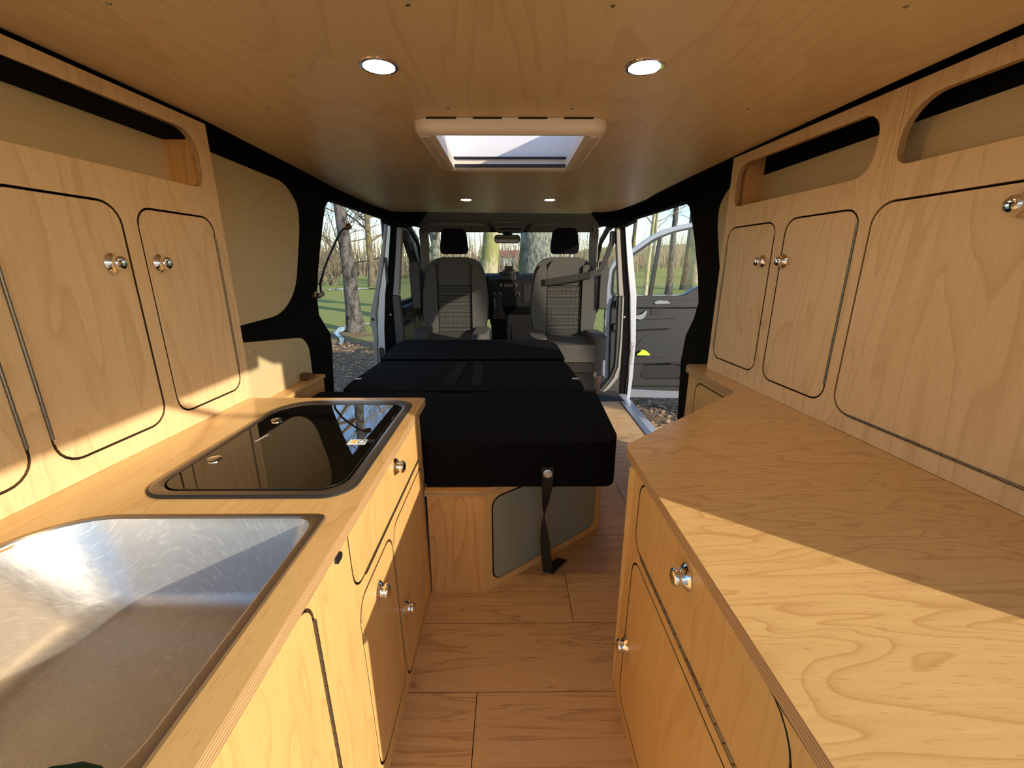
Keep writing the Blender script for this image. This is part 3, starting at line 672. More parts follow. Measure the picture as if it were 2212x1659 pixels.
# ------------------------------------------------------------------ bed
bb = thing('bed_base', 'maple bed base with an angled sage green door', 'bed base', (-.1, 2.0, 0))
base_pts = [(-.80, 1.109), (-.079, 1.109), (.349, 1.446), (.349, 2.86), (-.80, 2.86)]
MB().plate(lambda a, b, d: (a, b, d), [(-.80, 1.16), (-.25, 1.16), (-.25, 1.125), (-.085, 1.125), (.333, 1.455), (.333, 2.85), (-.80, 2.85)], [], .001, .34).make('carcass', M['dark'], bb)
MB().box((-.244, 1.109, 0), (-.079, 1.124, .345)).make('front_panel', M['box'], bb, bev=.001)
ux, uy = .428 / .5454, .338 / .5454
def DG(a, b, d): return (-.079 + ux * a + uy * d, 1.109 + uy * a - ux * d, b)
GD = (.036, .030, .512, .322, .032)
MB().plate(DG, [(0, 0), (.545, 0), (.545, .345), (0, .345)], [hole(*GD)], -.014, 0).make('angled_panel', M['front'], bb, bev=.001)
MB().box((.334, 1.450, 0), (.349, 2.86, .345)).make('side_panel', M['front'], bb)
MB().plate(lambda a, b, d: (a, b, .345 + d), [(-.80, 1.15), (-.252, 1.15), (-.250, 1.106), (-.080, 1.106), (.351, 1.445), (.351, 2.862), (-.80, 2.862)], [], 0, .017, 0, 1).make('top_board', [M['box'], M['edge_z']], bb, bev=.001)
gd = MB().plate(DG, rrect(*GD), [], -.012, .001, 0, 1).make('door', [M['green_door'], M['black']], bb, bev=.0015)
gd['label'] = 'sage green door with rounded corners'
MB().lathe([(.013, 0), (.013, .003), (.009, .004), (.0005, .003)], DG(.29, .285, .001), Vector(DG(0, 0, 1)) - Vector(DG(0, 0, 0)), 20).make('pull', M['tan'], gd, smooth=True)

def slab(name, outline, z0, z1, mat, par, r):
    return MB().plate(lambda a, b, d: (a, b, d), outline, [], z0, z1).make(name, mat, par, bev=r, seg=4)
m1 = thing('mattress_section', 'nearest black mattress section overhanging the green door', 'mattress', (-.2, 1.38, .363), 'black folding mattress')
slab('pad', rpoly([(-.76, 1.150), (-.251, 1.150), (-.247, 1.128), (.302, 1.128), (.322, 1.17), (.345, 1.60), (.325, 1.632), (-.10, 1.632), (-.16, 1.610), (-.26, 1.610), (-.33, 1.632), (-.76, 1.632)], [.02, .002, .008, .03, .03, .03, .03, .05, .03, .03, .05, .02], 4), .364, .508, M['fabric'], m1, .022)
m2 = thing('mattress_section', 'middle black mattress section with two seat belts lying across', 'mattress', (-.2, 1.94, .363), 'black folding mattress')
slab('pad', rpoly([(-.69, 1.665), (.298, 1.665), (.318, 1.72), (.305, 2.10), (.288, 2.225), (-.688, 2.225), (-.70, 1.80)], [.04, .04, .05, .03, .03, .03, .03], 4), .364, .500, M['fabric'], m2, .025)
slab('front_roll', rpoly([(-.66, 1.652), (.27, 1.652), (.275, 1.69), (-.665, 1.69)], .01), .40, .492, M['fabric'], m2, .018)
for x0 in (-.700, .286): MB().box((x0, 1.848, .4995), (x0 + .028, 1.866, .5015)).make('white_tag', M['label'], m2)
m3 = thing('mattress_section', 'farthest black mattress section beside the front seats', 'mattress', (-.2, 2.55, .363), 'black folding mattress')
slab('pad', rpoly([(-.71, 2.268), (.306, 2.268), (.308, 2.74), (.255, 2.885), (-.715, 2.885), (-.735, 2.76)], [.03, .03, .06, .06, .04, .04], 4), .364, .502, M['fabric'], m3, .022)
for pts, lab in ((((-.246, 2.19), (-.262, 1.70), .0235), 'left grey seat belt lying across the black mattress'), (((-.161, 2.19), (-.139, 1.70), .0225), 'right grey seat belt lying across the black mattress')):
    (xa, ya), (xb, yb_), hw = pts
    bl = MB(); L_ = []
    for i in range(9):
        t = i / 8; x = xa + (xb - xa) * t; y = ya + (yb_ - ya) * t; z = .5008 if t < .9 else .5008 - .01 * (t - .9) * 10
        L_.append([(x - hw, y, z), (x + hw, y, z), (x + hw, y, z + .0014), (x - hw, y, z + .0014)])
    tag(bl.loft(L_, 0, True, True).make('seat_belt', M['webbing'], smooth=True), lab, 'belt', 'belts on the mattress')
# hanging strap with its snap
sp = thing('hanging_strap', 'black webbing strap with a round metal snap hanging from the mattress', 'strap', (.11, 1.12, .41))
rowsp = [(.111, 1.122, .430, .017, 0), (.112, 1.120, .40, .0165, 5), (.110, 1.122, .35, .016, 20), (.108, 1.128, .30, .015, 50), (.106, 1.135, .262, .013, 88), (.107, 1.145, .22, .0145, 120), (.112, 1.158, .15, .016, 158), (.120, 1.176, .08, .0165, 172), (.126, 1.192, .02, .0165, 176), (.130, 1.198, .004, .0165, 180)]
L_ = []
for x, y, z, hw, tw in rowsp:
    u = Vector((math.cos(R(tw)), math.sin(R(tw)), 0)); v = Vector((-math.sin(R(tw)), math.cos(R(tw)), 0)) * .001
    c = Vector((x, y, z)); L_.append([c - u * hw - v, c + u * hw - v, c + u * hw + v, c - u * hw + v])
MB().loft(L_, 0, True, True).make('webbing', M['strap'], sp, smooth=True)
L_ = []
for t in range(6):
    q = t / 5; c = Vector((.130 + .055 * q, 1.198 + .065 * q, .003 + .004 * math.sin(q * 3.1))); u = Vector((.065, -.03, 0)).normalized() * .0175
    L_.append([c - u, c + u, c + u + Vector((0, 0, .003)), c - u + Vector((0, 0, .003))])
MB().loft(L_, 0, True, True).make('folded_end', M['strap'], sp)
MB().lathe([(.0135, 0), (.0138, .003), (.0115, .004), (.0105, .002), (.0075, .002), (.0065, .0055), (.0005, .006)], (.112, 1.118, .412), (0, -1, 0), 24).make('snap', M['alu'], sp, smooth=True)

# ------------------------------------------------------------------ cab: headlining, windscreen, pillars, dashboard
def HL(a, b, d): return (a, b, 1.372 - (b - 3.36) * .088 + d)
hl = struct(MB().plate(HL, rpoly([(-.90, 3.34), (.90, 3.34), (.86, 3.9), (.74, 4.16), (-.74, 4.16), (-.86, 3.9)], .03), [], 0, .03).make('trim_4', M['liner']), 'grey cab headlining')
struct(MB().box((-.96, 3.36, 1.40), (.96, 4.16, 1.43)).make('roof_cab', M['paint']), 'cab roof skin')
ws = struct(MB().hexa([(-.90, 4.78, .86), (.90, 4.78, .86), (.90, 4.785, .86), (-.90, 4.785, .86), (-.76, 4.14, 1.315), (.76, 4.14, 1.315), (.76, 4.145, 1.32), (-.76, 4.145, 1.32)]).make('window_1', M['winglass']), 'windscreen')
MB().box((-.80, 4.125, 1.285), (.80, 4.16, 1.345)).make('header_rail', M['trimdark'], ws, bev=.01)
for s, nm in ((-1, 'trim_5'), (1, 'trim_6')):
    p = struct(MB().loft([[(s * (x - .035), y - .03, z), (s * (x + .05), y - .05, z), (s * (x + .06), y + .04, z), (s * (x - .02), y + .05, z)] for x, y, z in ((.70, 3.95, 1.335), (.765, 4.10, 1.30), (.80, 4.30, 1.17), (.845, 4.52, 1.02), (.885, 4.72, .86))], 0, True, True).make(nm, M['liner'], bev=.015, smooth=True), 'grey windscreen pillar')
    MB().loft([[(s * (x - .012), y, z - .02), (s * (x + .02), y, z - .02), (s * (x + .02), y, z + .02), (s * (x - .012), y, z + .02)] for x, y, z in ((.86, 3.42, 1.32), (.87, 3.70, 1.33), (.865, 3.95, 1.30), (.87, 4.25, 1.21), (.895, 4.52, 1.03), (.91, 4.70, .86))], 0, True, True).make('door_seal', M['seal'], p, smooth=True)
    MB().tube([(s * .70, 3.80, 1.325), (s * .73, 3.83, 1.30), (s * .755, 4.0, 1.285), (s * .745, 4.03, 1.31)], .011, 8).make('grab_handle', M['liner'], p, smooth=True)

for s, lab in ((-1, 'left grey sun visor folded flat under the headlining'), (1, 'right grey sun visor folded flat under the headlining')):
    v = thing('sun_visor', lab, 'sun visor', (s * .45, 3.95, 1.34), 'sun visors')
    pts = rpoly([(.165, 4.07), (.185, 3.86), (.24, 3.80), (.70, 3.80), (.735, 3.86), (.715, 4.07)], [.02, .04, .04, .04, .04, .02])
    MB().plate(lambda a, b, d: (s * a, b, 1.345 - (b - 3.80) * .14 + d), pts, [], -.028, -.008).make('panel', M['liner'], v, bev=.006)
    MB().plate(lambda a, b, d: (s * a, b, 1.347 - (b - 3.80) * .10 + d), rpoly([(.155, 4.07), (.175, 3.85), (.235, 3.79), (.70, 3.79), (.745, 3.86), (.72, 4.07)], .03), [], -.007, -.001).make('shadow_gap', M['trimdark'], v)  # dark sheet standing in for the shadow between visor and headlining
    MB().lathe([(.012, 0), (.012, .02), (.001, .022)], (s * .655, 4.06, 1.30), (0, 0, -1), 12).make('clip', M['white'], v, smooth=True)
oc = thing('overhead_console', 'grey overhead console with a dark display above the mirror', 'console', (0, 3.9, 1.34))
MB().loft([[(-.155, 3.74, 1.350), (.160, 3.74, 1.350), (.160, 3.745, 1.33), (-.155, 3.745, 1.33)], [(-.155, 3.80, 1.345), (.160, 3.80, 1.345), (.150, 3.80, 1.315), (-.145, 3.80, 1.315)], [(-.13, 4.12, 1.32), (.14, 4.12, 1.32), (.105, 4.12, 1.272), (-.10, 4.12, 1.272)]], 0, True, True).make('housing', M['trimgrey'], oc, bev=.006)
def OC(a, b, d): return (a, 3.802 + b * .98, 1.3135 - b * .1345 - d)
MB().plate(OC, rrect(-.118, .03, .125, .20, .008), [rrect(-.098, .045, .105, .165, .004)], 0, .007).make('bezel', M['trimgrey'], oc, bev=.002)
MB().plate(OC, rrect(-.098, .045, .105, .165, .004), [], 0, .002).make('display', M['dash'], oc)
mr = thing('rear_view_mirror', 'black rear view mirror hanging at the windscreen', 'mirror', (-.02, 3.96, 1.21))
mo = rrect(-.131, 1.181, .096, 1.252, .025)
MB().plate(lambda a, b, d: (a, 3.96 + d, b), mo, [], .002, .035).make('shell', M['black'], mr, bev=.010)
MB().plate(lambda a, b, d: (a, 3.96 + d + (a * .02), b + d), rrect(-.123, 1.188, .088, 1.245, .02), [], -.001, .003).make('glass', M['mirror'], mr)
MB().tube([(-.02, 3.985, 1.24), (-.02, 4.05, 1.29), (-.02, 4.11, 1.30)], .012, 8).make('arm', M['black'], mr, smooth=True)
MB().box((-.06, 4.05, 1.258), (.03, 4.12, 1.30)).make('mount', M['black'], mr, bev=.01)

db = thing('dashboard', 'black dashboard below the windscreen between the front seats', 'dashboard', (0, 4.4, .5))
MB().loft([[(-.88, y, z0), (.88, y, z0), (.88, y, z1), (-.88, y, z1)] for y, z0, z1 in ((4.18, .62, .865), (4.22, .55, .895), (4.40, .45, .915), (4.80, .40, .90))], 0, True, True).make('body', M['dash'], db, bev=.02, seg=3)
MB().loft([[(-.195, y, z0), (.285, y, z0), (.285, y, z1), (-.195, y, z1)] for y, z0, z1 in ((4.13, .60, .855), (4.17, .56, .88), (4.30, .40, .88))], 0, True, True).make('centre_stack', M['dash'], db, bev=.015, seg=3)
MB().box((-.18, 4.20, 0), (.24, 4.40, .58)).make('lower_console', M['dash'], db, bev=.02)
MB().box((-.03, 4.14, .02), (.01, 4.22, .52)).make('console_edge', M['trimdark'], db, bev=.01)
MB().box((-.049, 4.126, .795), (.038, 4.132, .818)).make('radio_display', M['amber'], db)
for x, z, r in ((-.095, .719, .021), (.081, .719, .021), (-.077, .810, .010), (.067, .810, .010)):
    kk = MB().lathe([(r, 0), (r, .012), (r * .9, .016), (.001, .016)], (x, 4.13, z), (0, -1, 0), 24).make('dial', M['dash'], db, smooth=True)
    MB().lathe([(r * 1.02, .011), (r * 1.12, .013), (r * 1.02, .0165), (r * .96, .0165), (r * .96, .011)], (x, 4.13, z), (0, -1, 0), 24).make('dial_ring', M['chrome'], kk, smooth=True)
for x0 in (-.185, .12): 
    vv = MB(); 
    for i in range(5): vv.box((x0, 4.128, .835 + i * .006), (x0 + .075, 4.134, .8375 + i * .006))
    vv.make('air_vent', M['black'], db)
MB().plate(lambda a, b, d: (a, 4.128 - d, b), rrect(.135, .655, .235, .82, .01), [], 0, .004).make('card_slot', M['black'], db, bev=.002)
MB().loft([[(-.135, 4.10, .735), (-.10, 4.10, .735), (-.10, 4.13, .735), (-.135, 4.13, .735)], [(-.145, 4.05, .60), (-.07, 4.05, .60), (-.06, 4.16, .60), (-.15, 4.16, .60)], [(-.16, 4.0, .50), (-.04, 4.0, .50), (-.03, 4.2, .50), (-.17, 4.2, .50)]], 0, True, True).make('gear_gaiter', M['black'], db, bev=.01)
gl = MB().tube([(-.140, 4.06, .60), (-.143, 4.03, .70)], .008, 10).make('gear_lever', M['chrome'], db, smooth=True)
MB().lathe([(.004, 0), (.020, .008), (.026, .03), (.022, .048), (.001, .055)], (-.143, 4.03, .70), (0, -.2, 1), 18).make('gear_knob', M['black'], gl, smooth=True)
dome_ = [(-.118 + .236 * t, .908 + .05 * math.sin(math.pi * t)) for t in [i / 12 for i in range(13)]]
MB().plate(lambda a, b, d: (a, 4.35 + d, b), dome_, [], 0, .2).make('dash_hump', M['dash'], db, bev=.01)
pm = thing('phone_holder', 'black phone holder standing on the centre of the dashboard', 'phone holder', (0, 4.2, .9))
MB().box((-.045, 4.15, .905), (.034, 4.20, .985)).make('cradle', M['black'], pm, bev=.006)
MB().box((-.068, 4.155, .90), (.056, 4.20, .950)).make('clamp', M['black'], pm, bev=.006)
MB().box((-.075, 4.14, .80), (.065, 4.19, .905)).make('base', M['black'], pm, bev=.008)
for x in (-.072, .048): MB().lathe([(.008, 0), (.008, .004), (.001, .005)], (x + .006, 4.15, .935), (0, -1, 0), 12).make('screw', M['screw'], pm, smooth=True)

# ------------------------------------------------------------------ front seats, swivelled to face the bed
def seat(nm, label, cx, y, ztop, armside):
    s = thing('swivel_seat', label, 'seat', (cx, y, 0), 'front seats')
    def BK(a, b, d): return (cx + a, y + .10 * (b - .45) * .5 - d, b)
    ol = rpoly([(-.235, .44), (.235, .44), (.262, .60), (.262, .76), (.232, .95), (.195, 1.02), (.12, 1.055), (-.12, 1.055), (-.195, 1.02), (-.232, .95), (-.262, .76), (-.262, .60)], [.03, .03, .08, .08, .06, .05, .05, .05, .05, .06, .08, .08], 4)
    MB().plate(BK, ol, [], -.12, -.02).make('backrest', M['cloth'], s, bev=.035, seg=4)
    MB().plate(BK, rpoly([(-.132, .452), (.132, .452), (.132, .835), (-.132, .835)], .008), [], -.03, .012).make('back_centre', M['weave'], s, bev=.012, seg=3)
    MB().plate(BK, rpoly([(-.132, .840), (.132, .840), (.135, .97), (.09, 1.035), (-.09, 1.035), (-.135, .97)], .03), [], -.03, .006).make('shoulder_pad', M['cloth'], s, bev=.014, seg=3)
    for q in (-1, 1):
        MB().plate(BK, rpoly([(q * .138, .448), (q * .225, .445), (q * .257, .60), (q * .255, .75), (q * .225, .93), (q * .185, 1.0), (q * .140, .99)], .03), [], -.05, .030).make('back_bolster', M['cloth'], s, bev=.022, seg=3)
    MB().plate(BK, rpoly([(-.100, 1.078), (.100, 1.078), (.108, 1.12), (.094, 1.245), (.07, 1.268), (-.07, 1.268), (-.094, 1.245), (-.108, 1.12)], .02), [], -.085, .0).make('headrest', M['fabric'], s, bev=.022, seg=4)
    for q in (-.06, .06): MB().tube([BK(q, 1.03, -.045), BK(q, 1.10, -.045)], .006, 8).make('headrest_post', M['chrome'], s, smooth=True)
    # cushion, front edge towards the camera
    MB().plate(lambda a, b, d: (cx + a, b, d), rpoly([(-.19, y - .46), (.19, y - .46), (.20, y - .02), (-.20, y - .02)], .03), [], .33, ztop).make('cushion', M['cloth'], s, bev=.03, seg=4)
    for q in (-1, 1):
        MB().plate(lambda a, b, d: (cx + a, b, d), rpoly([(q * .165, y - .47), (q * .26, y - .45), (q * .285, y - .20), (q * .265, y - .02), (q * .18, y - .02)], .05), [], .34, ztop + .048).make('cushion_bolster', M['cloth'], s, bev=.042, seg=4)
    MB().plate(lambda a, b, d: (cx + a, b, d), rpoly([(-.24, y - .44), (.24, y - .44), (.25, y), (-.25, y)], .06), [], .25, .345).make('seat_shell', M['black'], s, bev=.02)
    MB().box((cx - .20, y - .40, .10), (cx + .20, y - .02, .25)).make('swivel_base', M['black'], s, bev=.01)
    MB().box((cx - .22, y - .38, 0), (cx + .22, y, .10)).make('seat_box', M['dash'], s, bev=.01)
    a0 = armside * .30
    MB().plate(lambda a, b, d: (cx + armside * .30 + d, a, b), rpoly([(y - .05, .66), (y + .03, .655), (y + .05, 1.02), (y - .04, 1.02)], .015), [], -.028, .028).make('armrest', M['cloth'], s, bev=.012, seg=3)
    return s
sl1 = seat('seat', 'left front seat turned round, lit across its lower backrest', -.435, 3.45, .470, -1)
sr1 = seat('seat', 'right front seat turned round, in front of the big tree trunk', .432, 3.40, .452, 1)
MB().plate(lambda a, b, d: (.615 + (a - 3.0) * .25 + d, a, b), rpoly([(2.97, .36), (3.12, .41), (3.12, .24), (3.06, .185), (3.0, .20)], .02), [], 0, .02).make('side_flap', M['trimgrey'], sr1, bev=.006)
bk = thing('belt_buckle', 'black belt buckle with a red button beside the right seat', 'buckle', (.68, 3.32, .4))
MB().box((.675, 3.30, .33), (.70, 3.33, .44)).make('buckle_body', M['black'], bk, bev=.006)
MB().box((.677, 3.298, .435), (.698, 3.326, .455)).make('red_button', M['red'], bk, bev=.003)
MB().tube([(.688, 3.315, .33), (.68, 3.33, .27), (.67, 3.35, .22)], .008, 8).make('stalk', M['black'], bk, smooth=True)
bk = thing('belt_buckle', 'pale belt buckle beside the left seat cushion', 'buckle', (-.16, 3.35, .42))
MB().box((-.165, 3.33, .36), (-.14, 3.36, .49)).make('buckle_body', M['black'], bk, bev=.006)
MB().box((-.158, 3.31, .30), (-.125, 3.34, .40)).make('buckle_cover', M['trimgrey'], bk, bev=.006)
# shoulder belts on the pillars
def belt(pts, hw, lab, s):
    t = thing('shoulder_belt', lab, 'seat belt', pts[0], 'front seat belts')
    L_ = [[(x - hw, y, z), (x + hw, y, z), (x + hw, y + .002, z), (x - hw, y + .002, z)] for x, y, z in pts]
    MB().loft(L_, 0, True, True).make('webbing', M['strap'], t)
    MB().box((pts[0][0] - .028, pts[0][1] - .005, pts[0][2] - .04), (pts[0][0] + .02, pts[0][1] + .02, pts[0][2] + .05)).make('anchor', M['black'], t, bev=.008)
belt([(.785, 3.36, 1.19), (.74, 3.345, 1.06), (.695, 3.33, .955)], .022, 'black shoulder belt slanting from the right pillar to the seat', 1)
L_ = [[(x, y, z - .024), (x, y, z + .024), (x, y + .002, z + .024), (x, y + .002, z - .024)] for x, y, z in ((.70, 3.335, .945), (.62, 3.33, .925), (.52, 3.345, .905), (.40, 3.355, .885), (.28, 3.37, .865), (.20, 3.42, .85))]
q_ = MB().loft(L_, 0, True, True).make('lap_webbing', M['strap'], bpy.data.objects['shoulder_belt'])
belt([(-.800, 3.40, 1.20), (-.765, 3.43, 1.06), (-.73, 3.46, .92), (-.71, 3.47, .84)], .020, 'black shoulder belt slanting from the left pillar to the seat', -1)
bx = thing('under_seat_tray', 'brown tray edge on the floor under the right seat', 'tray', (.6, 3.3, .1))
MB().box((.645, 3.22, .0), (.72, 3.30, .16)).make('tray_front', M['tan'], bx, bev=.006)
MB().box((.642, 3.20, .16), (.73, 3.31, .185)).make('tray_rim', M['trimdark'], bx, bev=.006)

# left cab door with its window
def LD(a, b, d): return (-.93 + d, a, b)
ld = thing('cab_door', 'closed left cab door with a window behind the seat', 'door', (-.93, 4.0, .5))
win = rpoly([(3.62, .69), (4.40, .69), (4.56, .93), (4.50, 1.01), (4.20, 1.265), (4.08, 1.295), (3.72, 1.285)], [.02, .05, .05, .06, .08, .06, .08])
MB().plate(LD, [(3.45, -.35), (4.80, -.35), (4.80, .88), (4.25, 1.34), (3.45, 1.345)], [win], -.05, 0).make('panel', M['doorcard'], ld, bev=.01)
MB().plate(LD, win, [], -.03, -.026).make('pane', M['winglass'], ld)
MB().box((-.945, 4.16, .69), (-.92, 4.19, 1.27)).make('window_bar', M['black'], ld)
MB().box((-.93, 3.55, .58), (-.86, 4.14, .66)).make('armrest', M['doordark'], ld, bev=.02)
MB().box((-.93, 3.60, .35), (-.90, 4.0, .50)).make('pocket', M['black'], ld, bev=.02)

# open right cab door seen through the sliding door
rd = thing('cab_door', 'open passenger door standing square to the van on the right', 'door', (1.0, 4.22, .4))
def RD(a, b, d): return (a, 4.22 + (a - 1.0) * .02 - d, b)
outl = rpoly([(.96, -.33), (1.98, -.36), (2.02, .0), (2.03, .60), (2.02, 1.28), (1.96, 1.385), (1.75, 1.385), (1.55, 1.345), (1.39, 1.288), (1.16, 1.13), (1.02, 1.03), (.965, .97), (.95, .70)], [.05, .08, .1, .1, .08, .05, .1, .1, .1, .1, .05, .04, .02], 4)
wn = rpoly([(1.04, .705), (1.70, .705), (1.80, .76), (1.93, .83), (1.96, 1.24), (1.90, 1.315), (1.75, 1.325), (1.56, 1.288), (1.40, 1.228), (1.18, 1.075), (1.035, .975), (1.015, .92), (1.015, .74)], [.02, .08, .1, .05, .05, .05, .1, .1, .1, .06, .03, .03, .03], 4)
MB().plate(RD, outl, [wn], -.06, 0).make('shell', M['paintshade'], rd, bev=.012, seg=3)
card = rpoly([(1.03, -.22), (1.96, -.27), (2.0, .02), (2.005, .80), (1.93, .835), (1.80, .765), (1.70, .70), (1.02, .70), (1.0, .60)], [.03, .06, .1, .05, .03, .08, .06, .02, .02], 4)
MB().plate(RD, card, [], .0, .035).make('card', M['doorcard'], rd, bev=.012, seg=3)
MB().plate(RD, rpoly([(p[0] * 1.0, p[1]) for p in ((1.02, .69), (1.70, .69), (1.80, .75), (1.94, .82), (1.975, 1.25), (1.91, 1.335), (1.75, 1.345), (1.56, 1.305), (1.39, 1.243), (1.17, 1.09), (1.02, .985), (1.0, .92), (1.0, .74))], .04, 3), [wn], .0, .014).make('window_seal', M['seal'], rd)
MB().plate(RD, wn, [], -.025, -.020).make('pane', M['winglass'], rd)
MB().hexa([RD(1.365, .70, .012), RD(1.40, .70, .012), RD(1.40, .70, -.02), RD(1.365, .70, -.02), RD(1.415, 1.235, .012), RD(1.445, 1.245, .012), RD(1.445, 1.245, -.02), RD(1.415, 1.235, -.02)]).make('window_bar', M['black'], rd)
MB().plate(RD, rrect(1.03, .60, 1.99, .665, .02), [], .035, .075).make('belt_rail', M['doordark'], rd, bev=.015)
MB().plate(RD, rpoly([(1.02, .37), (1.64, .40), (1.71, .44), (1.66, .49), (1.30, .475), (1.02, .44)], .03), [], .035, .085).make('armrest', M['doordark'], rd, bev=.018, seg=3)
MB().plate(RD, rrect(1.395, .52, 1.50, .60, .012), [], .034, .040).make('switch_recess', M['black'], rd)
MB().plate(RD, rpoly([(1.29, .475), (1.33, .50), (1.35, .56), (1.335, .565), (1.30, .53), (1.22, .505), (1.22, .49)], .006), [], .035, .055).make('door_handle', M['chrome'], rd, bev=.004)
MB().plate(RD, rpoly([(1.395, .645), (1.44, .665), (1.53, .66), (1.56, .635), (1.42, .63)], .01), [], .07, .085).make('lock_pull', M['chrome'], rd, bev=.003)
MB().plate(RD, rpoly([(1.08, .04), (1.47, .10), (1.60, .08), (1.70, .20), (1.72, .33), (1.35, .33), (1.22, .12)], .05), [], .034, .040).make('upper_pocket', M['doordark'], rd, bev=.004)
MB().plate(RD, rrect(1.335, -.115, 1.78, .02, .05), [], .034, .042).make('lower_pocket', M['black'], rd, bev=.004)
MB().plate(RD, rpoly([(1.10, .02), (1.90, .05), (1.95, -.20), (1.10, -.19)], .05), [rrect(1.325, -.125, 1.79, .03, .05)], .034, .075).make('pocket_front', M['doorcard'], rd, bev=.015)
ve = MB(); rg = random.Random(4); L_ = []
for i in range(7):
    t = i / 6; hh = .055 * math.sin(math.pi * (t * .9 + .06)) + rg.uniform(-.004, .006)
    L_.append([Vector(RD(1.275 + .13 * t, .125 + q, dd)) for q, dd in ((0, .045), (hh * .6, .05), (hh, .062), (hh * .8, .078), (0, .085))])
tag(ve.loft(L_, 0, True, True).make('safety_vest', M['vest'], smooth=True), 'crumpled neon yellow vest tucked into the open door pocket', 'vest')

# reading lamp on the left wall edge
lm = thing('reading_lamp', 'thin gooseneck reading lamp bent over the left door opening', 'lamp', (-.865, 1.95, .85))
MB().lathe([(.018, 0), (.018, .012), (.012, .016), (.011, .03), (.001, .032)], (-.879, 1.945, .865), (1, 0, 0), 18).make('wall_base', M['screw'], lm, smooth=True)
MB().lathe([(.011, -.02), (.012, .02), (.008, .026), (.001, .027)], (-.856, 1.965, .868), (0, 1, .2), 16).make('swivel', M['screw'], lm, smooth=True)
MB().tube([(-.858, 1.975, .875), (-.862, 1.99, .915), (-.864, 2.06, .985), (-.865, 2.14, 1.045), (-.866, 2.22, 1.10), (-.866, 2.29, 1.148), (-.866, 2.36, 1.182)], .0055, 8).make('gooseneck', M['black'], lm, smooth=True)
MB().lathe([(.010, 0), (.015, .006), (.016, .045), (.013, .052), (.001, .053)], (-.866, 2.355, 1.186), (.35, .9, .15), 16).make('lamp_head', M['tan'], lm, smooth=True)
MB().lathe([(.0165, 0), (.0165, .018), (.0150, .019), (.0150, 0)], (-.866, 2.33, 1.195), (.25, .9, .25), 16).make('head_ring', M['white'], lm, smooth=True)

# ------------------------------------------------------------------ outdoors
GZ = -.55
gm = MB(); NX = 70; rg = random.Random(1)
def gh(x, y):
    h = .10 * math.sin(x * .35 + 1) * math.cos(y * .27) + .06 * math.sin(x * .9 + y * .6)
    d = min(1, max(0, (math.hypot(x, y - 2) - 4) / 6))
    return GZ + h * d + max(0, x - 14) * .045 * (1 if y > 5 else .3) + max(0, y - 38) * (.012 + .075 * min(1, max(0, (x - 7) / 8)))
xs = [-70 + 140 * (i / NX) for i in range(NX + 1)]; ys = [-25 + 115 * (i / NX) for i in range(NX + 1)]
gv = [(x, y, gh(x, y)) for y in ys for x in xs]
gf = [(j * (NX + 1) + i, j * (NX + 1) + i + 1, (j + 1) * (NX + 1) + i + 1, (j + 1) * (NX + 1) + i) for j in range(NX) for i in range(NX)]
gr = gm.add(gv, gf).make('ground', M['meadow'], smooth=False); gr['kind'] = 'structure'; gr['label'] = 'winter meadow with leaf litter around the van'
for p in gr.data.polygons: p.use_smooth = True
def strip(pts, w0, zoff):
    L_ = []
    for x, y, w_ in pts: L_.append(((x - w_, y, gh(x, y) + zoff), (x + w_, y, gh(x, y) + zoff)))
    v = [p for q in L_ for p in q]; f = [(2 * i, 2 * i + 1, 2 * i + 3, 2 * i + 2) for i in range(len(L_) - 1)]
    return MB().add(v, f)
stm = strip([(-3.30, 8.2, .04), (-3.5, 8.8, .05), (-3.9, 9.5, .06), (-4.0, 10.4, .18), (-3.9, 11.4, .3), (-3.4, 12.3, .5)], 0, .012).make('stream', M['water'])
stm['kind'] = 'stuff'; tag(stm, 'narrow stream winding past the leaning tree', 'stream')
stp = strip([(-11.0, 27, .6), (-9.8, 28, 1.2), (-8.4, 29, .8)], 0, .03).make('stream', M['water'])
stp['kind'] = 'stuff'; tag(stp, 'pale bend of the stream far across the meadow', 'stream')

lv = MB(); rg = random.Random(8)
def leaf(x, y, s):
    z = gh(x, y) + .008; a = rg.uniform(0, 6.28); t = rg.uniform(-.5, .5); c, q = math.cos(a), math.sin(a)
    P = [(-s, 0, 0), (0, -s * .55, s * .25 * t), (s, 0, s * .35), (0, s * .55, s * .25)]
    lv.add([(x + p[0] * c - p[1] * q, y + p[0] * q + p[1] * c, z + p[2]) for p in P], [(0, 1, 2, 3)])
for i in range(5200): leaf(rg.uniform(1.0, 4.2), rg.uniform(2.6, 9.0), rg.uniform(.02, .045))
for i in range(3600): leaf(rg.uniform(-4.3, -.95), rg.uniform(3.4, 8.6), rg.uniform(.02, .042))
lo_ = lv.make('fallen_leaves', M['leaf'], recalc=False); lo_['kind'] = 'stuff'; tag(lo_, 'brown fallen leaves scattered on the ground outside', 'leaves')

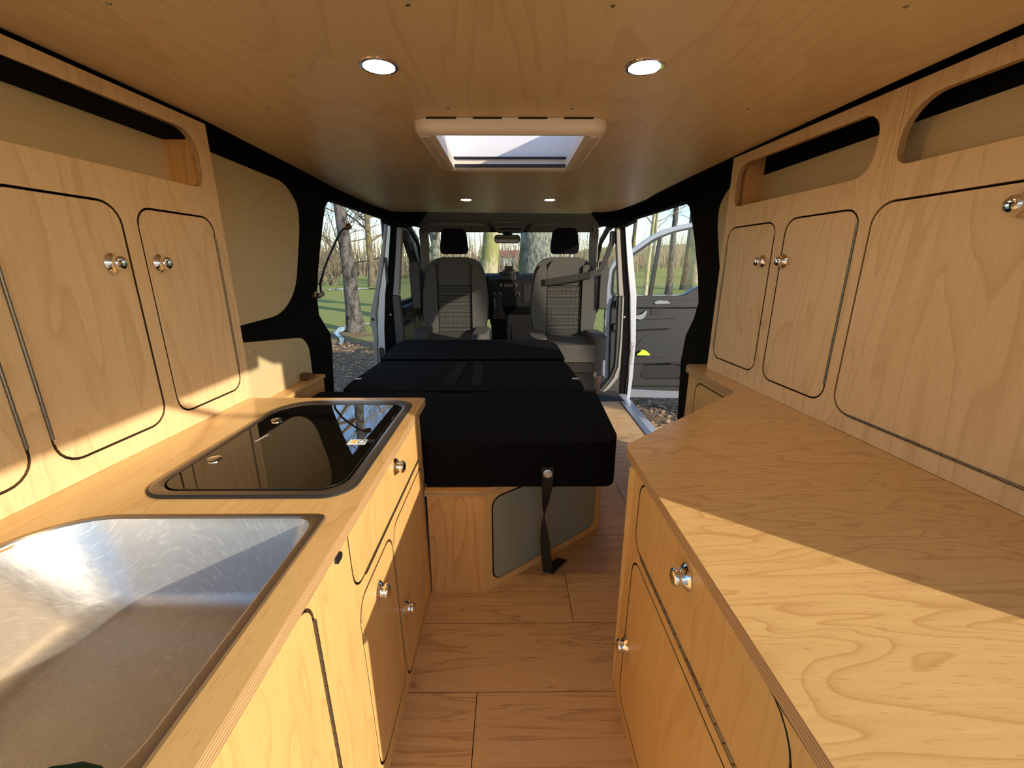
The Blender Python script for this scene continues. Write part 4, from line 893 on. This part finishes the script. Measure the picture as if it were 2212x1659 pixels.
def grow(mb, p, d, L, r, depth, rg, sides, tw):
    """a bent limb with side limbs"""
    n_ = 4 if depth > 0 else 3; pts = [Vector(p)]; dd = Vector(d)
    for i in range(n_):
        dd = (dd + Vector((rg.uniform(-.28, .28), rg.uniform(-.28, .28), rg.uniform(-.08, .22)))).normalized()
        pts.append(pts[-1] + dd * L / n_)
    mb.tube(pts, [r * (1 - .8 * i / n_) for i in range(n_ + 1)], sides, cap=False)
    if depth <= 0: return
    for k in range(tw):
        t = rg.uniform(.25, 1.0); i = min(n_ - 1, int(t * n_)); q = pts[i].lerp(pts[i + 1], t * n_ - i)
        az = rg.uniform(0, 6.28); nd = (dd + Vector((math.cos(az), math.sin(az), rg.uniform(-.2, .5))) * .9).normalized()
        grow(mb, q, nd, L * rg.uniform(.4, .65), r * .45, depth - 1, rg, 3, tw)
def tree(label, base, H, r, lean=(0, 0), nb=9, depth=2, tw=4, seed=1, bk='bark_grey', twm='twig', group=None, start=.35, blen=.33, curve=0, nm='bare_tree', flare=1.5):
    rg = random.Random(seed); x, y = base; z = gh(x, y) - .35
    t = thing(nm, label, 'tree', (x, y, z), group)
    N = 10; pts = []
    for i in range(N + 1):
        q = i / N; pts.append(Vector((x + lean[0] * q * H + curve * math.sin(q * 3.1) + rg.uniform(-.03, .03) * H * .06, y + lean[1] * q * H, z + H * q)))
    rad = [r * (flare if i == 0 else (1.15 if i == 1 else 1)) * (1 - .75 * (i / N) ** 1.3) for i in range(N + 1)]
    MB().tube(pts, rad, 14 if r > .12 else 8, cap=False).make('trunk', M[bk], t, smooth=True)
    br = MB()
    for k in range(nb):
        q = rg.uniform(start, .98); i = min(N - 1, int(q * N)); p = pts[i].lerp(pts[i + 1], q * N - i)
        az = rg.uniform(0, 6.28)
        grow(br, p, Vector((math.cos(az), math.sin(az), rg.uniform(.1, .9))).normalized(), H * blen * (1.15 - .7 * q), r * .38 * (1.1 - .7 * q), depth, rg, 5, tw)
    if nb:
        b_ = br.make('branches', M[twm], t, smooth=False, recalc=False)
    return t
def copytree(src, loc, rz, sc, label=None):
    r = src.copy(); COL.objects.link(r); r.location = loc; r.rotation_euler = (0, 0, rz); r.scale = (sc, sc, sc)
    if label: r['label'] = label
    for ch in src.children:
        c = ch.copy(); COL.objects.link(c); c.parent = r
    return r
tree('leaning mottled tree trunk by the stream outside the left opening', (-3.58, 9.9), 9.0, .155, (-.028, 0), 16, 3, 6, 11, 'bark_birch', 'twig', start=.42, blen=.42, flare=1.7)
tree('dark oak with spreading boughs across the left meadow', (-9.75, 31.0), 11, .24, (.01, 0), 22, 3, 6, 12, 'bark_grey', 'twig', start=.25, blen=.6)
tree('pale bare tree at the left behind the leaning trunk', (-13.2, 35.5), 12, .20, (0, 0), 26, 3, 6, 13, 'bark_grey', 'twig_pale', start=.15, blen=.5)
tree('huge mossy oak trunk just ahead of the windscreen', (.62, 9.6), 12, .43, (-.002, 0), 12, 3, 4, 14, 'bark_oak', 'twig', start=.42, blen=.45, flare=1.3)
tree('pale mossy trunk curving up behind the left headrest', (-.85, 13.5), 9, .30, (.09, 0), 12, 3, 4, 15, 'bark_pale', 'twig_pale', start=.35, blen=.5, curve=.1)
tree('tall trunk beyond the open passenger door window', (11.2, 27.6), 15, .24, (.01, 0), 12, 2, 4, 16, 'bark_grey', 'twig', start=.4)
tree('thick leaning trunk at the right edge of the open door window', (8.95, 20.8), 14, .30, (-.055, 0), 10, 2, 4, 17, 'bark_pale', 'twig', start=.45)
tree('slender pale sapling just outside the open door', (6.2, 19.8), 8, .10, (.035, 0), 10, 2, 4, 18, 'bark_pale', 'twig_pale', start=.3)
tree('mossy tree bough leaning over the windscreen from the left', (-2.45, 14.6), 8, .17, (.015, 0), 18, 3, 4, 19, 'bark_oak', 'twig', start=.18, blen=.42)
# shrubs on the left
for i, (x, y, lab) in enumerate(((-13.6, 33.5, 'brown leafless shrub at the far left of the meadow'), (-16.0, 36.0, 'taller leafless shrub behind the brown one at left'), (-6.9, 38.0, 'round evergreen grey shrub beside the dark oak'))):
    rg = random.Random(40 + i); t = thing('bare_shrub', lab, 'shrub', (x, y, gh(x, y)), 'shrubs across the meadow'); b_ = MB()
    for k in range(22):
        az = rg.uniform(0, 6.28)
        grow(b_, (x + rg.uniform(-.4, .4), y + rg.uniform(-.4, .4), gh(x, y)), Vector((math.cos(az) * .6, math.sin(az) * .6, 1)).normalized(), rg.uniform(1.8, 3.4), .035, 2, rg, 3, 5)
    b_.make('stems', M['twig_pale'], t, recalc=False)
# woodland beyond: bare trunks, each its own tree
protos = []
for i in range(6):
    protos.append(tree('slim bare woodland trunk standing beyond the clearing', (200 + i * 10, 0), 13 + i % 3 * 2, .11 + .02 * (i % 4), ((i - 2.5) * .02, 0), 11, 2, 4, 60 + i, ['bark_grey', 'bark_pale', 'bark_grey', 'bark_birch', 'bark_pale', 'bark_grey'][i], ['twig', 'twig_pale', 'twig_pale'][i % 3], 'woodland trees beyond the clearing', .3, .28))
rg = random.Random(77); spots = []
while len(spots) < 80:                                # right-hand wood seen through the sliding door
    x, y = rg.uniform(5, 26), rg.uniform(22, 52)
    if .24 < x / y < .52 and all(math.hypot(x - a, y - b_) > .9 for a, b_ in spots): spots.append((x, y))
while len(spots) < 135:                                # wood ahead
    x, y = rg.uniform(-9, 11), rg.uniform(18, 50)
    if -.19 < x / y < .27 and not (-.09 < x / y < -.03 and y < 45) and all(math.hypot(x - a, y - b_) > .8 for a, b_ in spots): spots.append((x, y))
while len(spots) < 155:
    x, y = rg.uniform(-30, -8), rg.uniform(42, 62)
    if -.46 < x / y < -.2 and all(math.hypot(x - a, y - b_) > 1.5 for a, b_ in spots): spots.append((x, y))
for i, (x, y) in enumerate(spots):
    p = protos[i % 6]
    where, grp = (('past the open passenger door', 'wood past the passenger door') if i < 80 else ('ahead of the windscreen', 'wood ahead of the windscreen') if i < 135 else ('at the far left of the meadow', 'trees at the left meadow edge'))
    kind = ('dark grey', 'pale', 'brown grey', 'mottled', 'yellowish', 'stout grey')[i % 6]; dep = 'near' if y < 30 else 'middle' if y < 42 else 'far'
    lab = 'bare %s trunk in the %s wood %s' % (kind, dep, where); grp = grp + ', %s %s trunks' % (dep, kind)
    if i < 6: p['label'] = lab; p['group'] = grp; p.location = (x, y, gh(x, y) - .35); p.rotation_euler = (0, 0, i)
    else: copytree(p, (x, y, gh(x, y) - .35), rg.uniform(0, 6.28), rg.uniform(.75, 1.25), lab)['group'] = grp
# dense far thicket
tk = MB(); rg = random.Random(9)
for i in range(9000):
    ang = rg.uniform(-.62, .62); dist = rg.uniform(48, 70); x, y = dist * math.tan(ang), dist
    z = gh(x, y) - .1
    if x > 9 and rg.random() < .40: continue
    h = rg.uniform(1.5, 9) * (1 if rg.random() < .35 else .45); h = h * (.7 if x > 9 else 1); w_ = rg.uniform(.02, .07); lx = rg.uniform(-.25, .25) * h
    tk.add([(x - w_, y, z), (x + w_, y + .03, z), (x + lx, y, z + h)], [(0, 1, 2)])
tko = tk.make('far_thicket', M['twig_pale'], recalc=False); tko['kind'] = 'stuff'; tag(tko, 'hazy thicket of bare stems along the horizon', 'thicket')
# cottage
hs = thing('cottage', 'pale blue cottage with a red roof beyond the trunks', 'house', (-2.6, 56, 0))
g0 = gh(-2.6, 56)
MB().box((-3.0, 55, g0 - .3), (1.0, 60, 1.95)).make('wall', M['pale'], hs)
MB().add([(-3.2, 54.7, 1.9), (1.2, 54.7, 1.9), (1.2, 60.3, 1.9), (-3.2, 60.3, 1.9), (-3.2, 57.5, 2.75), (1.2, 57.5, 2.75)], [(0, 1, 5, 4), (2, 3, 4, 5), (0, 4, 3), (1, 2, 5), (0, 3, 2, 1)]).make('roof', M['roofred'], hs)
MB().box((-1.6, 54.96, .5), (-.9, 55.02, 1.4)).make('window', M['dark'], hs)
# two unseen trunks added at the right rear to shade the seat back and open door
tree('leaning unseen tree added to shade the right seat', (8.63, -2.26), 8.5, .20, (-.35, 0), 5, 1, 3, 91, 'bark_grey', 'twig', start=.75, blen=.12, flare=1.2)
tree('thick unseen tree added to shade the open door', (9.02, -1.2), 9, .40, (0, 0), 5, 1, 3, 92, 'bark_oak', 'twig', start=.75, blen=.12, flare=1.2)
